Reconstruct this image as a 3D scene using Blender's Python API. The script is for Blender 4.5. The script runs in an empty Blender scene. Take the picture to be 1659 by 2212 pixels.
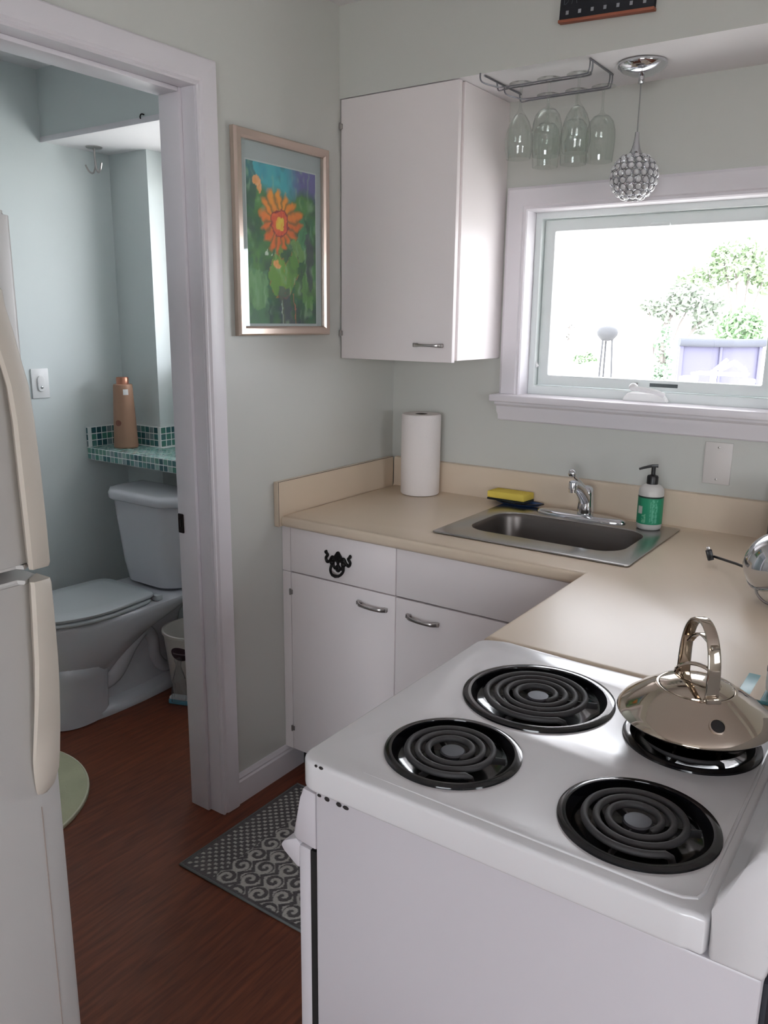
import bpy, bmesh, math, random
from mathutils import Vector, Matrix
random.seed(7)
PI = math.pi
SC = bpy.context.scene
COL = SC.collection

def S(r, g, b):
    f = lambda c: (c/255)/12.92 if c <= 10 else (((c/255)+.055)/1.055)**2.4
    return (f(r), f(g), f(b))

# ------------------------------------------------------------------ camera
cam = bpy.data.cameras.new('camera')
cam.sensor_fit = 'VERTICAL'; cam.sensor_height = 24.0; cam.sensor_width = 18.0
cam.lens = 24.0*1762.13/2212.0
cam.clip_start = 0.02; cam.clip_end = 400
camo = bpy.data.objects.new('camera', cam); COL.objects.link(camo)
YAW, PIT, ROL = 0.60541, -0.23182, 0.01146
fw = Vector((-math.sin(YAW)*math.cos(PIT), math.cos(YAW)*math.cos(PIT), math.sin(PIT)))
rt = fw.cross(Vector((0, 0, 1))).normalized(); up = rt.cross(fw)
r2 = rt*math.cos(ROL)+up*math.sin(ROL); u2 = -rt*math.sin(ROL)+up*math.cos(ROL)
M = Matrix((r2, u2, -fw)).transposed().to_4x4(); M.translation = (1.71073, -2.52356, 1.5188)
camo.matrix_world = M
SC.camera = camo

# ------------------------------------------------------------------ sky and exposure
W = bpy.data.worlds.new('overcast_sky'); SC.world = W; W.use_nodes = True
bg = W.node_tree.nodes['Background']
bg.inputs['Color'].default_value = (0.90, 0.94, 1.0, 1)
bg.inputs['Strength'].default_value = 14.0
SC.view_settings.view_transform = 'Standard'; SC.view_settings.look = 'None'
SC.view_settings.exposure = -0.08; SC.view_settings.gamma = 1.0
SC.view_settings.use_curve_mapping = False
SC.cycles.max_bounces = 10; SC.cycles.diffuse_bounces = 6; SC.cycles.glossy_bounces = 5
SC.cycles.transparent_max_bounces = 24; SC.cycles.transmission_bounces = 8
SC.cycles.caustics_reflective = False; SC.cycles.caustics_refractive = False
SC.cycles.sample_clamp_indirect = 6.0
SC.cycles.use_denoising = True

def portal(x, y, z, sx, sz, rot):
    l = bpy.data.lights.new('sky_portal', 'AREA'); l.shape = 'RECTANGLE'; l.size = sx; l.size_y = sz
    l.cycles.is_portal = True
    o = bpy.data.objects.new('sky_portal', l)   # guides the sampling of skylight through a window, gives off no light itself
    o.name = 'sky_portal'; COL.objects.link(o); o.location = (x, y, z); o.rotation_euler = rot
portal(0.91, 0.16, 1.56, 0.82, 0.62, (-PI/2, 0, 0))
portal(-0.72, 0.16, 1.68, 0.76, 0.80, (-PI/2, 0, 0))
portal(2.5, -5.62, 1.3, 1.8, 1.6, (PI/2, 0, 0))
portal(4.62, -2.6, 1.5, 1.0, 1.0, (PI/2, 0, PI/2))

# ------------------------------------------------------------------ materials
def mat(name, rgb, rough=.5, metal=0., spec=.5, coat=0., var=None, bump=None, aniso=0., sheen=0.):
    m = bpy.data.materials.new(name); m.use_nodes = True
    nt = m.node_tree; b = nt.nodes['Principled BSDF']
    b.inputs['Base Color'].default_value = (*rgb, 1); b.inputs['Roughness'].default_value = rough
    b.inputs['Metallic'].default_value = metal; b.inputs['Specular IOR Level'].default_value = spec
    b.inputs['Coat Weight'].default_value = coat; b.inputs['Coat Roughness'].default_value = .08
    tc = nt.nodes.new('ShaderNodeTexCoord')
    if var:
        sc_, amt, stretch = var
        mp = nt.nodes.new('ShaderNodeMapping'); mp.inputs['Scale'].default_value = stretch
        n = nt.nodes.new('ShaderNodeTexNoise'); n.inputs['Scale'].default_value = sc_; n.inputs['Detail'].default_value = 5
        mx = nt.nodes.new('ShaderNodeMix'); mx.data_type = 'RGBA'
        lo = tuple(max(0, c*(1-amt)) for c in rgb); hi = tuple(min(1, c*(1+amt)) for c in rgb)
        mx.inputs[6].default_value = (*lo, 1); mx.inputs[7].default_value = (*hi, 1)
        nt.links.new(tc.outputs['Object'], mp.inputs['Vector']); nt.links.new(mp.outputs[0], n.inputs['Vector'])
        nt.links.new(n.outputs['Fac'], mx.inputs[0]); nt.links.new(mx.outputs[2], b.inputs['Base Color'])
    if bump:
        sc_, st, dist = bump
        n = nt.nodes.new('ShaderNodeTexNoise'); n.inputs['Scale'].default_value = sc_; n.inputs['Detail'].default_value = 4
        bp = nt.nodes.new('ShaderNodeBump'); bp.inputs['Strength'].default_value = st; bp.inputs['Distance'].default_value = dist
        nt.links.new(tc.outputs['Object'], n.inputs['Vector']); nt.links.new(n.outputs['Fac'], bp.inputs['Height'])
        nt.links.new(bp.outputs[0], b.inputs['Normal'])
    return m

def attr_mat(name, rough=.6, spec=.4, coat=0.):
    m = mat(name, (.5, .5, .5), rough, 0, spec, coat); nt = m.node_tree
    a = nt.nodes.new('ShaderNodeAttribute'); a.attribute_name = 'print'
    nt.links.new(a.outputs['Color'], nt.nodes['Principled BSDF'].inputs['Base Color'])
    return m

def thin_glass(name, tint=(1, 1, 1), edge=.0, rough=0.0, ior=1.5):
    """thin-walled glass: fresnel mix of straight transmission and mirror reflection"""
    m = bpy.data.materials.new(name); m.use_nodes = True; nt = m.node_tree
    for n in list(nt.nodes):
        if n.type != 'OUTPUT_MATERIAL': nt.nodes.remove(n)
    out = nt.nodes['Material Output']
    t = nt.nodes.new('ShaderNodeBsdfTransparent'); t.inputs[0].default_value = (*tint, 1)
    g = nt.nodes.new('ShaderNodeBsdfGlossy'); g.inputs['Roughness'].default_value = rough
    fr = nt.nodes.new('ShaderNodeFresnel')
    ge = nt.nodes.new('ShaderNodeNewGeometry'); mi = nt.nodes.new('ShaderNodeMix'); mi.data_type = 'FLOAT'
    mi.inputs[2].default_value = ior; mi.inputs[3].default_value = 1/ior   # same reflectance seen from either side
    nt.links.new(ge.outputs['Backfacing'], mi.inputs[0]); nt.links.new(mi.outputs[0], fr.inputs[0])
    fac = fr.outputs[0]
    if edge:
        ad = nt.nodes.new('ShaderNodeMath'); ad.operation = 'ADD'; ad.inputs[1].default_value = edge; ad.use_clamp = True
        nt.links.new(fac, ad.inputs[0]); fac = ad.outputs[0]
    mx = nt.nodes.new('ShaderNodeMixShader')
    nt.links.new(fac, mx.inputs[0]); nt.links.new(t.outputs[0], mx.inputs[1]); nt.links.new(g.outputs[0], mx.inputs[2])
    nt.links.new(mx.outputs[0], out.inputs['Surface'])
    return m

m_wall = mat('sage_wall_paint', S(201, 202, 197), .40, spec=.5, bump=(220, .05, .002))
m_bathwall = mat('pale_blue_green_wall_paint', S(212, 219, 219), .6, spec=.3, bump=(220, .05, .002))
m_ceil = mat('white_ceiling_paint', S(236, 234, 236), .7, spec=.2)
m_trim = mat('white_gloss_trim', S(228, 224, 229), .32, spec=.5)
m_cab = mat('white_cabinet_paint', S(238, 231, 231), .42, spec=.4)
m_dark = mat('dark_gap', S(22, 20, 20), .8)
m_enamel = mat('white_stove_enamel', S(216, 215, 217), .22, spec=.5, coat=.12)
m_enamel_shade = mat('shaded_stove_side_enamel', S(198, 194, 199), .3, spec=.5)  # white enamel greyed so the colour carries the shade on the stove's sides
m_fridge = mat('white_fridge_paint', S(192, 190, 187), .35, bump=(420, .08, .001))
m_almond = mat('aged_almond_plastic', S(194, 186, 174), .45, var=(9, .06, (1, 1, .3)))
m_lam = mat('beige_laminate', S(212, 195, 174), .34, spec=.65, var=(3.5, .035, (1, 1, 1)))
m_black = mat('black_porcelain', S(12, 12, 16), .09, spec=.42, coat=.15)
m_coil = mat('coil_metal', S(64, 63, 64), .62, metal=.25, spec=.4, bump=(300, .15, .001))
m_medal = mat('brushed_medallion', S(84, 85, 90), .5, metal=.7)
m_basin = mat('shaded_basin_steel', S(112, 107, 104), .36, metal=1., var=(60, .10, (.06, 1, 1)))  # rim steel tinted dark, standing in for the dark room the bowl reflects
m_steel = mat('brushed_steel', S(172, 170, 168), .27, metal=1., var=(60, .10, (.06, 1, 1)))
m_chrome = mat('chrome', S(214, 216, 220), .06, metal=1.)
m_nickel = mat('satin_nickel', S(176, 172, 170), .28, metal=1.)
m_kettle = mat('polished_stainless', S(190, 178, 164), .07, metal=1.)  # warm darker tint stands in for brown room reflections
m_iron = mat('black_iron', S(26, 23, 23), .5, metal=.5)
m_bronze = mat('dark_bronze_plate', S(52, 42, 42), .4, metal=.7)
m_frame = mat('champagne_metal_frame', S(206, 188, 176), .24, metal=.85)
m_matboard = mat('pale_grey_mat_board', S(190, 204, 204), .8)
m_porcelain = mat('white_porcelain', S(206, 206, 212), .12, spec=.5, coat=.3)
m_seat = mat('white_seat_plastic', S(192, 197, 200), .25)
m_paper = mat('paper_towel', S(232, 226, 224), .95, spec=.1, bump=(160, .35, .003))
m_card = mat('dark_cardboard_core', S(60, 48, 42), .9)
m_yellow = mat('yellow_sponge', S(228, 204, 96), .95, spec=.1, bump=(240, .5, .003))
m_scrub = mat('dark_scrub_pad', S(28, 34, 34), .95, bump=(300, .5, .003))
m_bluedish = mat('blue_plastic', S(52, 92, 150), .35)
m_blackpl = mat('black_plastic', S(20, 20, 22), .35)
m_soap = mat('frosted_soap_plastic', S(206, 204, 200), .35)
m_copper = mat('copper_paint', S(164, 128, 106), .5, metal=.3, var=(14, .08, (1, 1, .2)))
m_copcap = mat('copper_cap', S(176, 122, 100), .3, metal=.7)
m_whitepl = mat('white_plastic', S(232, 232, 232), .4)
m_grout = mat('white_grout', S(238, 241, 240), .8)
m_pane = thin_glass('window_glass')
m_wine = thin_glass('wine_glass', (.96, .975, .965), edge=.02)
m_clearbag = thin_glass('clear_plastic_film', (.93, .95, .96), edge=.07, rough=.15)
m_picglass = thin_glass('picture_glass', (1, 1, 1))

# floor: red-brown wood laminate with grain along the room
m_floor = mat('redbrown_wood_laminate', S(118, 62, 38), .42, spec=.35)
nt = m_floor.node_tree; b = nt.nodes['Principled BSDF']
tc = nt.nodes.new('ShaderNodeTexCoord'); mp = nt.nodes.new('ShaderNodeMapping'); mp.inputs['Scale'].default_value = (26, 2.2, 1)
n1 = nt.nodes.new('ShaderNodeTexNoise'); n1.inputs['Scale'].default_value = 3.2; n1.inputs['Detail'].default_value = 7; n1.inputs['Distortion'].default_value = .6
n2 = nt.nodes.new('ShaderNodeTexNoise'); n2.inputs['Scale'].default_value = 1.4; n2.inputs['Detail'].default_value = 3
rp = nt.nodes.new('ShaderNodeValToRGB')
rp.color_ramp.elements[0].position = .3; rp.color_ramp.elements[0].color = (*S(74, 35, 23), 1)
rp.color_ramp.elements[1].position = .72; rp.color_ramp.elements[1].color = (*S(132, 72, 46), 1)
ad = nt.nodes.new('ShaderNodeMix'); ad.data_type = 'FLOAT'; ad.inputs[0].default_value = .38
nt.links.new(tc.outputs['Object'], mp.inputs['Vector']); nt.links.new(mp.outputs[0], n1.inputs['Vector']); nt.links.new(tc.outputs['Object'], n2.inputs['Vector'])
nt.links.new(n1.outputs['Fac'], ad.inputs[2]); nt.links.new(n2.outputs['Fac'], ad.inputs[3])
nt.links.new(ad.outputs[0], rp.inputs[0]); nt.links.new(rp.outputs[0], b.inputs['Base Color'])

# ------------------------------------------------------------------ mesh helpers
def woff(o):
    v = Vector((0, 0, 0))
    while o is not None:
        v += o.location; o = o.parent
    return v

class MB:
    def __init__(s): s.bm = bmesh.new()
    def box(s, x0, x1, y0, y1, z0, z1, bev=0., seg=2):
        vs = bmesh.ops.create_cube(s.bm, size=1)['verts']
        for v in vs:
            v.co = Vector(((x0+x1)/2+v.co.x*(x1-x0), (y0+y1)/2+v.co.y*(y1-y0), (z0+z1)/2+v.co.z*(z1-z0)))
        if bev:
            es = list({e for v in vs for e in v.link_edges})
            bmesh.ops.bevel(s.bm, geom=es, offset=bev, segments=seg, affect='EDGES', profile=.5, clamp_overlap=True)
        return s
    def lathe(s, prof, c=(0, 0, 0), seg=40, mtx=None, close=False):
        c = Vector(c); rings = []
        for r, z in prof:
            if r < 1e-6:
                p = Vector((0, 0, z)); p = (mtx @ p if mtx else p)+c; rings.append([s.bm.verts.new(p)])
            else:
                R = []
                for k in range(seg):
                    p = Vector((r*math.cos(2*PI*k/seg), r*math.sin(2*PI*k/seg), z)); p = (mtx @ p if mtx else p)+c
                    R.append(s.bm.verts.new(p))
                rings.append(R)
        pr = list(zip(rings[:-1], rings[1:]))
        if close: pr.append((rings[-1], rings[0]))
        for a, b in pr:
            for k in range(seg):
                k2 = (k+1) % seg
                if len(a) == 1 and len(b) == 1: continue
                if len(a) == 1: s.bm.faces.new((a[0], b[k2], b[k]))
                elif len(b) == 1: s.bm.faces.new((a[k], a[k2], b[0]))
                else: s.bm.faces.new((a[k], a[k2], b[k2], b[k]))
        return s
    def tube(s, pts, r, seg=8, closed=False, caps=True, flat=None, upv=None):
        """sweep; r number or list; flat=(w,h) gives a rectangular-ish section"""
        P = [Vector(p) for p in pts]; n = len(P); rings = []
        T = []
        for i in range(n):
            a = P[i-1] if (i > 0 or closed) else P[i]; b_ = P[(i+1) % n] if (i < n-1 or closed) else P[i]
            T.append((b_-a).normalized())
        N = Vector(upv) if upv else T[0].orthogonal()
        N = (N-T[0]*N.dot(T[0])).normalized()
        for i in range(n):
            N = (N-T[i]*N.dot(T[i])).normalized() if not upv else (Vector(upv)-T[i]*Vector(upv).dot(T[i])).normalized()
            B = T[i].cross(N); rr = r[i] if isinstance(r, (list, tuple)) else r
            R = []
            if flat:
                w, h = (flat[i] if isinstance(flat, list) else flat)
                for k in range(seg):
                    a = 2*PI*k/seg; c_, s_ = math.cos(a), math.sin(a)
                    q = lambda v: math.copysign(abs(v)**.4, v)
                    R.append(s.bm.verts.new(P[i]+B*(q(c_)*w/2)+N*(q(s_)*h/2)))
            else:
                for k in range(seg):
                    a = 2*PI*k/seg; R.append(s.bm.verts.new(P[i]+N*(math.cos(a)*rr)+B*(math.sin(a)*rr)))
            rings.append(R)
        m = n if closed else n-1
        for i in range(m):
            a, b_ = rings[i], rings[(i+1) % n]
            for k in range(seg):
                k2 = (k+1) % seg; s.bm.faces.new((a[k], a[k2], b_[k2], b_[k]))
        if caps and not closed:
            s.bm.faces.new(list(reversed(rings[0]))); s.bm.faces.new(rings[-1])
        return s
    def prism(s, poly, h0, h1, plane='xy', bev=0., seg=2):
        def P(a, b_, h): return {'xy': (a, b_, h), 'xz': (a, h, b_), 'yz': (h, a, b_)}[plane]
        A = [s.bm.verts.new(P(a, b_, h0)) for a, b_ in poly]; B = [s.bm.verts.new(P(a, b_, h1)) for a, b_ in poly]
        fs = [s.bm.faces.new(list(reversed(A))), s.bm.faces.new(B)]; n = len(poly)
        for k in range(n): fs.append(s.bm.faces.new((A[k], A[(k+1) % n], B[(k+1) % n], B[k])))
        if bev:
            es = list({e for f in fs for e in f.edges})
            bmesh.ops.bevel(s.bm, geom=es, offset=bev, segments=seg, affect='EDGES', profile=.5, clamp_overlap=True)
        return s
    def loft(s, secs, cap0=True, cap1=True):
        R = [[s.bm.verts.new(p) for p in sec] for sec in secs]; n = len(R[0])
        for a, b_ in zip(R[:-1], R[1:]):
            for k in range(n): s.bm.faces.new((a[k], a[(k+1) % n], b_[(k+1) % n], b_[k]))
        if cap0: s.bm.faces.new(list(reversed(R[0])))
        if cap1: s.bm.faces.new(R[-1])
        return s
    def ball(s, c, r, seg=20, sc=(1, 1, 1)):
        vs = bmesh.ops.create_uvsphere(s.bm, u_segments=seg, v_segments=seg//2, radius=r)['verts']
        for v in vs: v.co = Vector((v.co.x*sc[0]+c[0], v.co.y*sc[1]+c[1], v.co.z*sc[2]+c[2]))
        return s
    def plate(s, outer, holes, z0, z1, bev, res=3):
        """flat plate with holes and rounded rims (a filled 2-D curve turned into a mesh)"""
        cu = bpy.data.curves.new('tmp', 'CURVE'); cu.dimensions = '2D'; cu.fill_mode = 'BOTH'
        def area(l): return sum(l[i-1][0]*l[i][1]-l[i][0]*l[i-1][1] for i in range(len(l)))
        for i, lp in enumerate([outer]+holes):
            if (area(lp) > 0) != (i == 0): lp = list(reversed(lp))
            sp = cu.splines.new('POLY'); sp.points.add(len(lp)-1); sp.use_cyclic_u = True
            for p, q in zip(sp.points, lp): p.co = (q[0], q[1], 0, 1)
        cu.extrude = (z1-z0)/2-bev; cu.bevel_depth = bev; cu.bevel_resolution = res; cu.offset = -bev
        ob = bpy.data.objects.new('tmp', cu); COL.objects.link(ob)
        dg = bpy.context.evaluated_depsgraph_get(); me = bpy.data.meshes.new_from_object(ob.evaluated_get(dg))
        for v in me.vertices: v.co.z += (z0+z1)/2
        s.bm.from_mesh(me); bpy.data.objects.remove(ob); bpy.data.curves.remove(cu); bpy.data.meshes.remove(me)
        bmesh.ops.remove_doubles(s.bm, verts=s.bm.verts, dist=1e-5)
        return s
    def grid_solid(s, axis, A, Z, t0, t1, empty):
        """wall in plane a-z (axis = its normal) as one closed mesh with rectangular holes"""
        vd = {}
        def V(i, j, k):
            key = (i, j, k)
            if key not in vd:
                t = (t0, t1)[k]
                vd[key] = s.bm.verts.new((t, A[i], Z[j]) if axis == 'x' else (A[i], t, Z[j]) if axis == 'y' else (A[i], Z[j], t))
            return vd[key]
        na, nz = len(A)-1, len(Z)-1
        full = lambda i, j: 0 <= i < na and 0 <= j < nz and not empty((A[i]+A[i+1])/2, (Z[j]+Z[j+1])/2)
        for i in range(na):
            for j in range(nz):
                if not full(i, j): continue
                for k in (0, 1): s.bm.faces.new((V(i, j, k), V(i+1, j, k), V(i+1, j+1, k), V(i, j+1, k)))
                if not full(i-1, j): s.bm.faces.new((V(i, j, 0), V(i, j+1, 0), V(i, j+1, 1), V(i, j, 1)))
                if not full(i+1, j): s.bm.faces.new((V(i+1, j, 0), V(i+1, j+1, 0), V(i+1, j+1, 1), V(i+1, j, 1)))
                if not full(i, j-1): s.bm.faces.new((V(i, j, 0), V(i+1, j, 0), V(i+1, j, 1), V(i, j, 1)))
                if not full(i, j+1): s.bm.faces.new((V(i, j+1, 0), V(i+1, j+1, 0), V(i+1, j+1, 1), V(i, j+1, 1)))
        return s
    def build(s, name, m, parent=None, smooth=35, local=False, mats=None, weld=False):
        bm = s.bm
        if weld: bmesh.ops.remove_doubles(bm, verts=bm.verts, dist=1e-5)
        bmesh.ops.recalc_face_normals(bm, faces=bm.faces)
        me = bpy.data.meshes.new(name); bm.to_mesh(me); bm.free()
        me.materials.append(m)
        if mats:
            for x in mats[0]: me.materials.append(x)
            for p in me.polygons: p.material_index = mats[1](p)
        if smooth:
            me.shade_smooth(); me.set_sharp_from_angle(angle=math.radians(smooth))
        o = bpy.data.objects.new(name, me); COL.objects.link(o)
        if parent is not None:
            o.parent = parent
            if not local: me.transform(Matrix.Translation(-woff(parent)))
        return o

def tag(o, label=None, cat=None, group=None, kind=None):
    if label: o['label'] = label
    if cat: o['category'] = cat
    if group: o['group'] = group
    if kind: o['kind'] = kind
    return o
def thing(name, label, cat, loc, group=None, rotz=0.):
    o = bpy.data.objects.new(name, None); COL.objects.link(o); o.location = loc; o.rotation_euler = (0, 0, rotz)
    o.empty_display_size = .05
    return tag(o, label, cat, group)
def struct(name, loc=None):
    o = bpy.data.objects.new(name, None); COL.objects.link(o); o['kind'] = 'structure'
    if loc: o.location = loc
    return o
def copy_tree(o, parent=None):
    c = o.copy(); COL.objects.link(c); c.parent = parent
    for ch in list(o.children): copy_tree(ch, c)
    return c
def rrect(x0, x1, y0, y1, r, n=8):
    out = []
    for cx, cy, a0 in ((x1-r, y1-r, 0), (x0+r, y1-r, PI/2), (x0+r, y0+r, PI), (x1-r, y0+r, 1.5*PI)):
        for k in range(n+1):
            a = a0+PI/2*k/n; out.append((cx+r*math.cos(a), cy+r*math.sin(a)))
    return out
def circ(cx, cy, r, n=64): return [(cx+r*math.cos(2*PI*k/n), cy+r*math.sin(2*PI*k/n)) for k in range(n)]
def smooth_path(P, n=8):
    P = [Vector(p) for p in P]; out = []
    for i in range(len(P)-1):
        p0 = P[max(i-1, 0)]; p1 = P[i]; p2 = P[i+1]; p3 = P[min(i+2, len(P)-1)]
        for k in range(n):
            t = k/n
            out.append(.5*((2*p1)+(-p0+p2)*t+(2*p0-5*p1+4*p2-p3)*t*t+(-p0+3*p1-3*p2+p3)*t**3))
    out.append(P[-1]); return out
def set_print(o, fn):
    me = o.data; a = me.color_attributes.new('print', 'FLOAT_COLOR', 'POINT')
    for v in me.vertices: a.data[v.index].color = (*fn(v.co), 1)
def hash2(i, j, s=0):
    x = math.sin(i*127.1+j*311.7+s*74.7)*43758.5453; return x-math.floor(x)
def vnoise(x, y, s=0):
    i, j = math.floor(x), math.floor(y); u, v = x-i, y-j; u = u*u*(3-2*u); v = v*v*(3-2*v)
    a, b_, c, d = hash2(i, j, s), hash2(i+1, j, s), hash2(i, j+1, s), hash2(i+1, j+1, s)
    return a+(b_-a)*u+(c-a)*v+(a-b_-c+d)*u*v
def mixc(a, b_, t): t = max(0, min(1, t)); return tuple(p+(q-p)*t for p, q in zip(a, b_))

# ================================================================== ROOM SHELL
ZC = 0.914      # worktop height
ZS = 2.189      # underside of the dropped soffits
MB().box(-1.6, 4.6, -5.7, 0.15, -.06, 0).build('floor', m_floor, smooth=0)['kind'] = 'structure'
MB().box(-1.6, 4.6, -5.7, 0.15, 2.45, 2.52).build('ceiling', m_ceil, smooth=0)['kind'] = 'structure'
# left wall with the bathroom doorway
DY0, DY1, DZ = -1.72, -0.925, 2.108
w = MB().grid_solid('x', [-5.6, DY0, DY1, 0.0], [0, DZ, 2.45], -.112, 0, lambda a, z: DY0 < a < DY1 and z < DZ)
w.build('wall_left', m_wall, smooth=0, mats=([m_bathwall], lambda p: 1 if p.normal.x < -.5 else 0))['kind'] = 'structure'
# window wall, runs behind kitchen and bathroom
KX0, KX1, KZ0, KZ1 = .505, 1.318, 1.262, 1.872
BX0, BX1, BZ0, BZ1 = -1.10, -.34, 1.28, 2.08
def hole(a, z): return (KX0 < a < KX1 and KZ0 < z < KZ1) or (BX0 < a < BX1 and BZ0 < z < BZ1)
w = MB().grid_solid('y', [-1.5, BX0, BX1, KX0, KX1, 4.6], sorted([0, BZ0, KZ0, KZ1, BZ1, 2.45]), 0, .15, hole)
w.build('wall_back', m_wall, smooth=0)['kind'] = 'structure'
MB().box(-1.5, -1.4, -2.75, 0, 0, 2.45).build('wall_bathroom_far', m_bathwall, smooth=0)['kind'] = 'structure'
MB().box(-1.4, -.112, -2.75, -2.65, 0, 2.45).build('wall_bathroom_near', m_bathwall, smooth=0)['kind'] = 'structure'
MB().box(-1.4, -1.158, -.128, 0, 0, ZS).build('wall_bathroom_corner', m_bathwall, smooth=0)['kind'] = 'structure'
# wall behind the photographer, and right wall: unseen window openings sized for fill light
w = MB().grid_solid('y', [-.112, 1.6, 3.4, 4.6], [0, .5, 2.1, 2.45], -5.7, -5.6, lambda a, z: 1.6 < a < 3.4 and .5 < z < 2.1)
w.build('wall_front', m_wall, smooth=0)['kind'] = 'structure'
w = MB().grid_solid('x', [-5.6, -3.1, -2.1, 0], [0, 1.0, 2.0, 2.45], 4.5, 4.6, lambda a, z: -3.1 < a < -2.1 and 1.0 < z < 2.0)
w.build('wall_right', m_wall, smooth=0)['kind'] = 'structure'
# dropped soffits (painted face, white underside)
under = ([m_ceil], lambda p: 1 if p.normal.z < -.5 else 0)
MB().box(0, 4.5, -.323, 0, ZS, 2.45).build('ceiling_soffit_kitchen', m_wall, smooth=0, mats=under)['kind'] = 'structure'
MB().box(-1.4, -.112, -.445, 0, ZS, 2.45).build('ceiling_soffit_bathroom', m_bathwall, smooth=0, mats=under)['kind'] = 'structure'
MB().box(-1.4, -.112, -.452, -.445, ZS-.004, ZS+.016, .001).build('trim_1', m_trim)['kind'] = 'structure'

# doorway: jamb lining, stop, casing, strike plate
door = struct('door_1', (0, -.93, 0))
jb = MB(); jb.prism([(-.118, -.936), (.006, -.936), (.006, -.925), (-.118, -.925)], 0, 2.108)
jb.build('jamb', m_trim, door)
jb = MB(); jb.box(-.118, .006, DY0, -.936, 2.096, 2.108); jb.build('jamb', m_trim, door)
jb = MB(); jb.box(-.118, .006, DY0, DY0+.011, 0, 2.096); jb.build('jamb', m_trim, door)
jb = MB(); jb.box(-.118, -.040, -.948, -.936, 0, 2.096, .003); jb.build('door_stop', m_trim, door)
jb = MB(); jb.box(-.118, -.040, DY0+.011, -.948, 2.084, 2.096, .003); jb.build('door_stop', m_trim, door)
# casing profile (distance from opening, thickness) swept as mitred boards
cp = [(0, 0), (0, .014), (.004, .017), (.012, .013), (.018, .018), (.058, .020), (.0665, .018), (.0705, .014), (.0705, 0)]
yi, zi = -.936+.001, 2.095
def casing_side(y0, sgn, z1, nm='casing'):
    m = MB(); secs = []
    secs.append([Vector((t, y0+sgn*d, 0)) for d, t in cp]); secs.append([Vector((t, y0+sgn*d, z1+d)) for d, t in cp])
    m.loft(secs); return m.build(nm, m_trim, door, smooth=25)
casing_side(yi, 1, zi); casing_side(DY0+.01, -1, zi)
m = MB(); m.loft([[Vector((t, DY0+.01-d, zi+d)) for d, t in cp], [Vector((t, yi+d, zi+d)) for d, t in cp]]); m.build('casing', m_trim, door, smooth=25)
# the bathroom side casing
m = MB(); m.box(-.13, -.112, yi, yi+.07, 0, 2.165, .002); m.build('casing', m_trim, door)
m = MB().plate(rrect(-.108, -.085, .899, .957, .003, 3), [rrect(-.102, -.091, .915, .94, .002, 3)], 0, .002, .0006, 1)
for v in m.bm.verts: v.co = Vector((v.co.x-.008, -.9482-v.co.z, v.co.y))
sp = m.build('strike_plate', m_bronze, door); m = MB(); m.box(-.110, -.099, -.9481, -.9476, .914, .941); m.build('latch_hole', m_dark, sp)
sp['label'] = 'dark bronze latch plate let into the white jamb'

# baseboard between doorway and cabinet
pb = [(0, 0), (.014, 0), (.014, .076), (.010, .082), (.011, .088), (.006, .1), (0, .1)]
MB().prism([(a, b_) for a, b_ in pb], -.8655, -.0, 'xz').build('baseboard_left', m_trim, smooth=25)['kind'] = 'structure'

# ------------------------------------------------------------------ kitchen window
win = struct('window_1', (.91, 0, 1.56))
wc = [(0, 0), (0, .013), (.004, .018), (.012, .016), (.016, .02), (.064, .021), (.072, .017), (.072, 0)]
wx0, wx1, wzb, wzt = .516, 1.305, 1.279, 1.860
m = MB(); m.loft([[Vector((wx0-d, -t, wzb)) for d, t in wc], [Vector((wx0-d, -t, wzt+d)) for d, t in wc]]); m.build('casing', m_trim, win, smooth=25)
m = MB(); m.loft([[Vector((wx1+d, -t, wzb)) for d, t in wc], [Vector((wx1+d, -t, wzt+d)) for d, t in wc]]); m.build('casing', m_trim, win, smooth=25)
m = MB(); m.loft([[Vector((wx0-d, -t, wzt+d)) for d, t in wc], [Vector((wx1+d, -t, wzt+d)) for d, t in wc]]); m.build('casing', m_trim, win, smooth=25)
m = MB(); m.box(.428, 1.393, -.062, .055, 1.256, 1.279, .004, 3); m.build('stool', m_trim, win)
ap = [(0, 0), (-.030, 0), (-.030, -.010), (-.022, -.018), (-.020, -.036), (-.014, -.048), (-.012, -.062), (-.006, -.067), (0, -.067)]
m = MB(); m.loft([[Vector((.446-a*-.4, a, 1.256+b_)) for a, b_ in ap], [Vector((1.375, a, 1.256+b_)) for a, b_ in ap]]); m.build('apron', m_trim, win, smooth=25)
# jamb lining
m = MB(); m.box(KX0, wx0, 0, .10, KZ0, KZ1); m.build('jamb_lining', m_trim, win)
m = MB(); m.box(wx1, KX1, 0, .10, KZ0, KZ1); m.build('jamb_lining', m_trim, win)
m = MB(); m.box(wx0, wx1, 0, .10, 1.860, KZ1); m.build('jamb_lining', m_trim, win)
# frame ring and sash ring (rings built as plates with a hole, stood upright)
def ring_xz(name, x0, x1, z0, z1, wd, y0, y1, m_, bev=.003, parent=win, bottom=None):
    m = MB(); bt = bottom or wd
    m.plate(rrect(x0, x1, z0, z1, .003, 2), [rrect(x0+wd, x1-wd, z0+bt, z1-wd, .004, 3)], 0, y1-y0, bev, 2)
    for v in m.bm.verts: v.co = Vector((v.co.x, y0+v.co.z, v.co.y))
    return m.build(name, m_, parent)
m_vinyl = mat('white_vinyl', S(226, 232, 231), .35)
ring_xz('window_frame', wx0, wx1, 1.277, 1.862, .022, .05, .12, m_vinyl, bottom=.030)
sash = ring_xz('sash', .541, 1.282, 1.309, 1.838, .036, .072, .11, m_vinyl, bottom=.034)
m = MB(); m.box(.572, 1.250, .089, .093, 1.338, 1.806); pn = m.build('pane', m_pane, sash, smooth=0)
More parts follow.
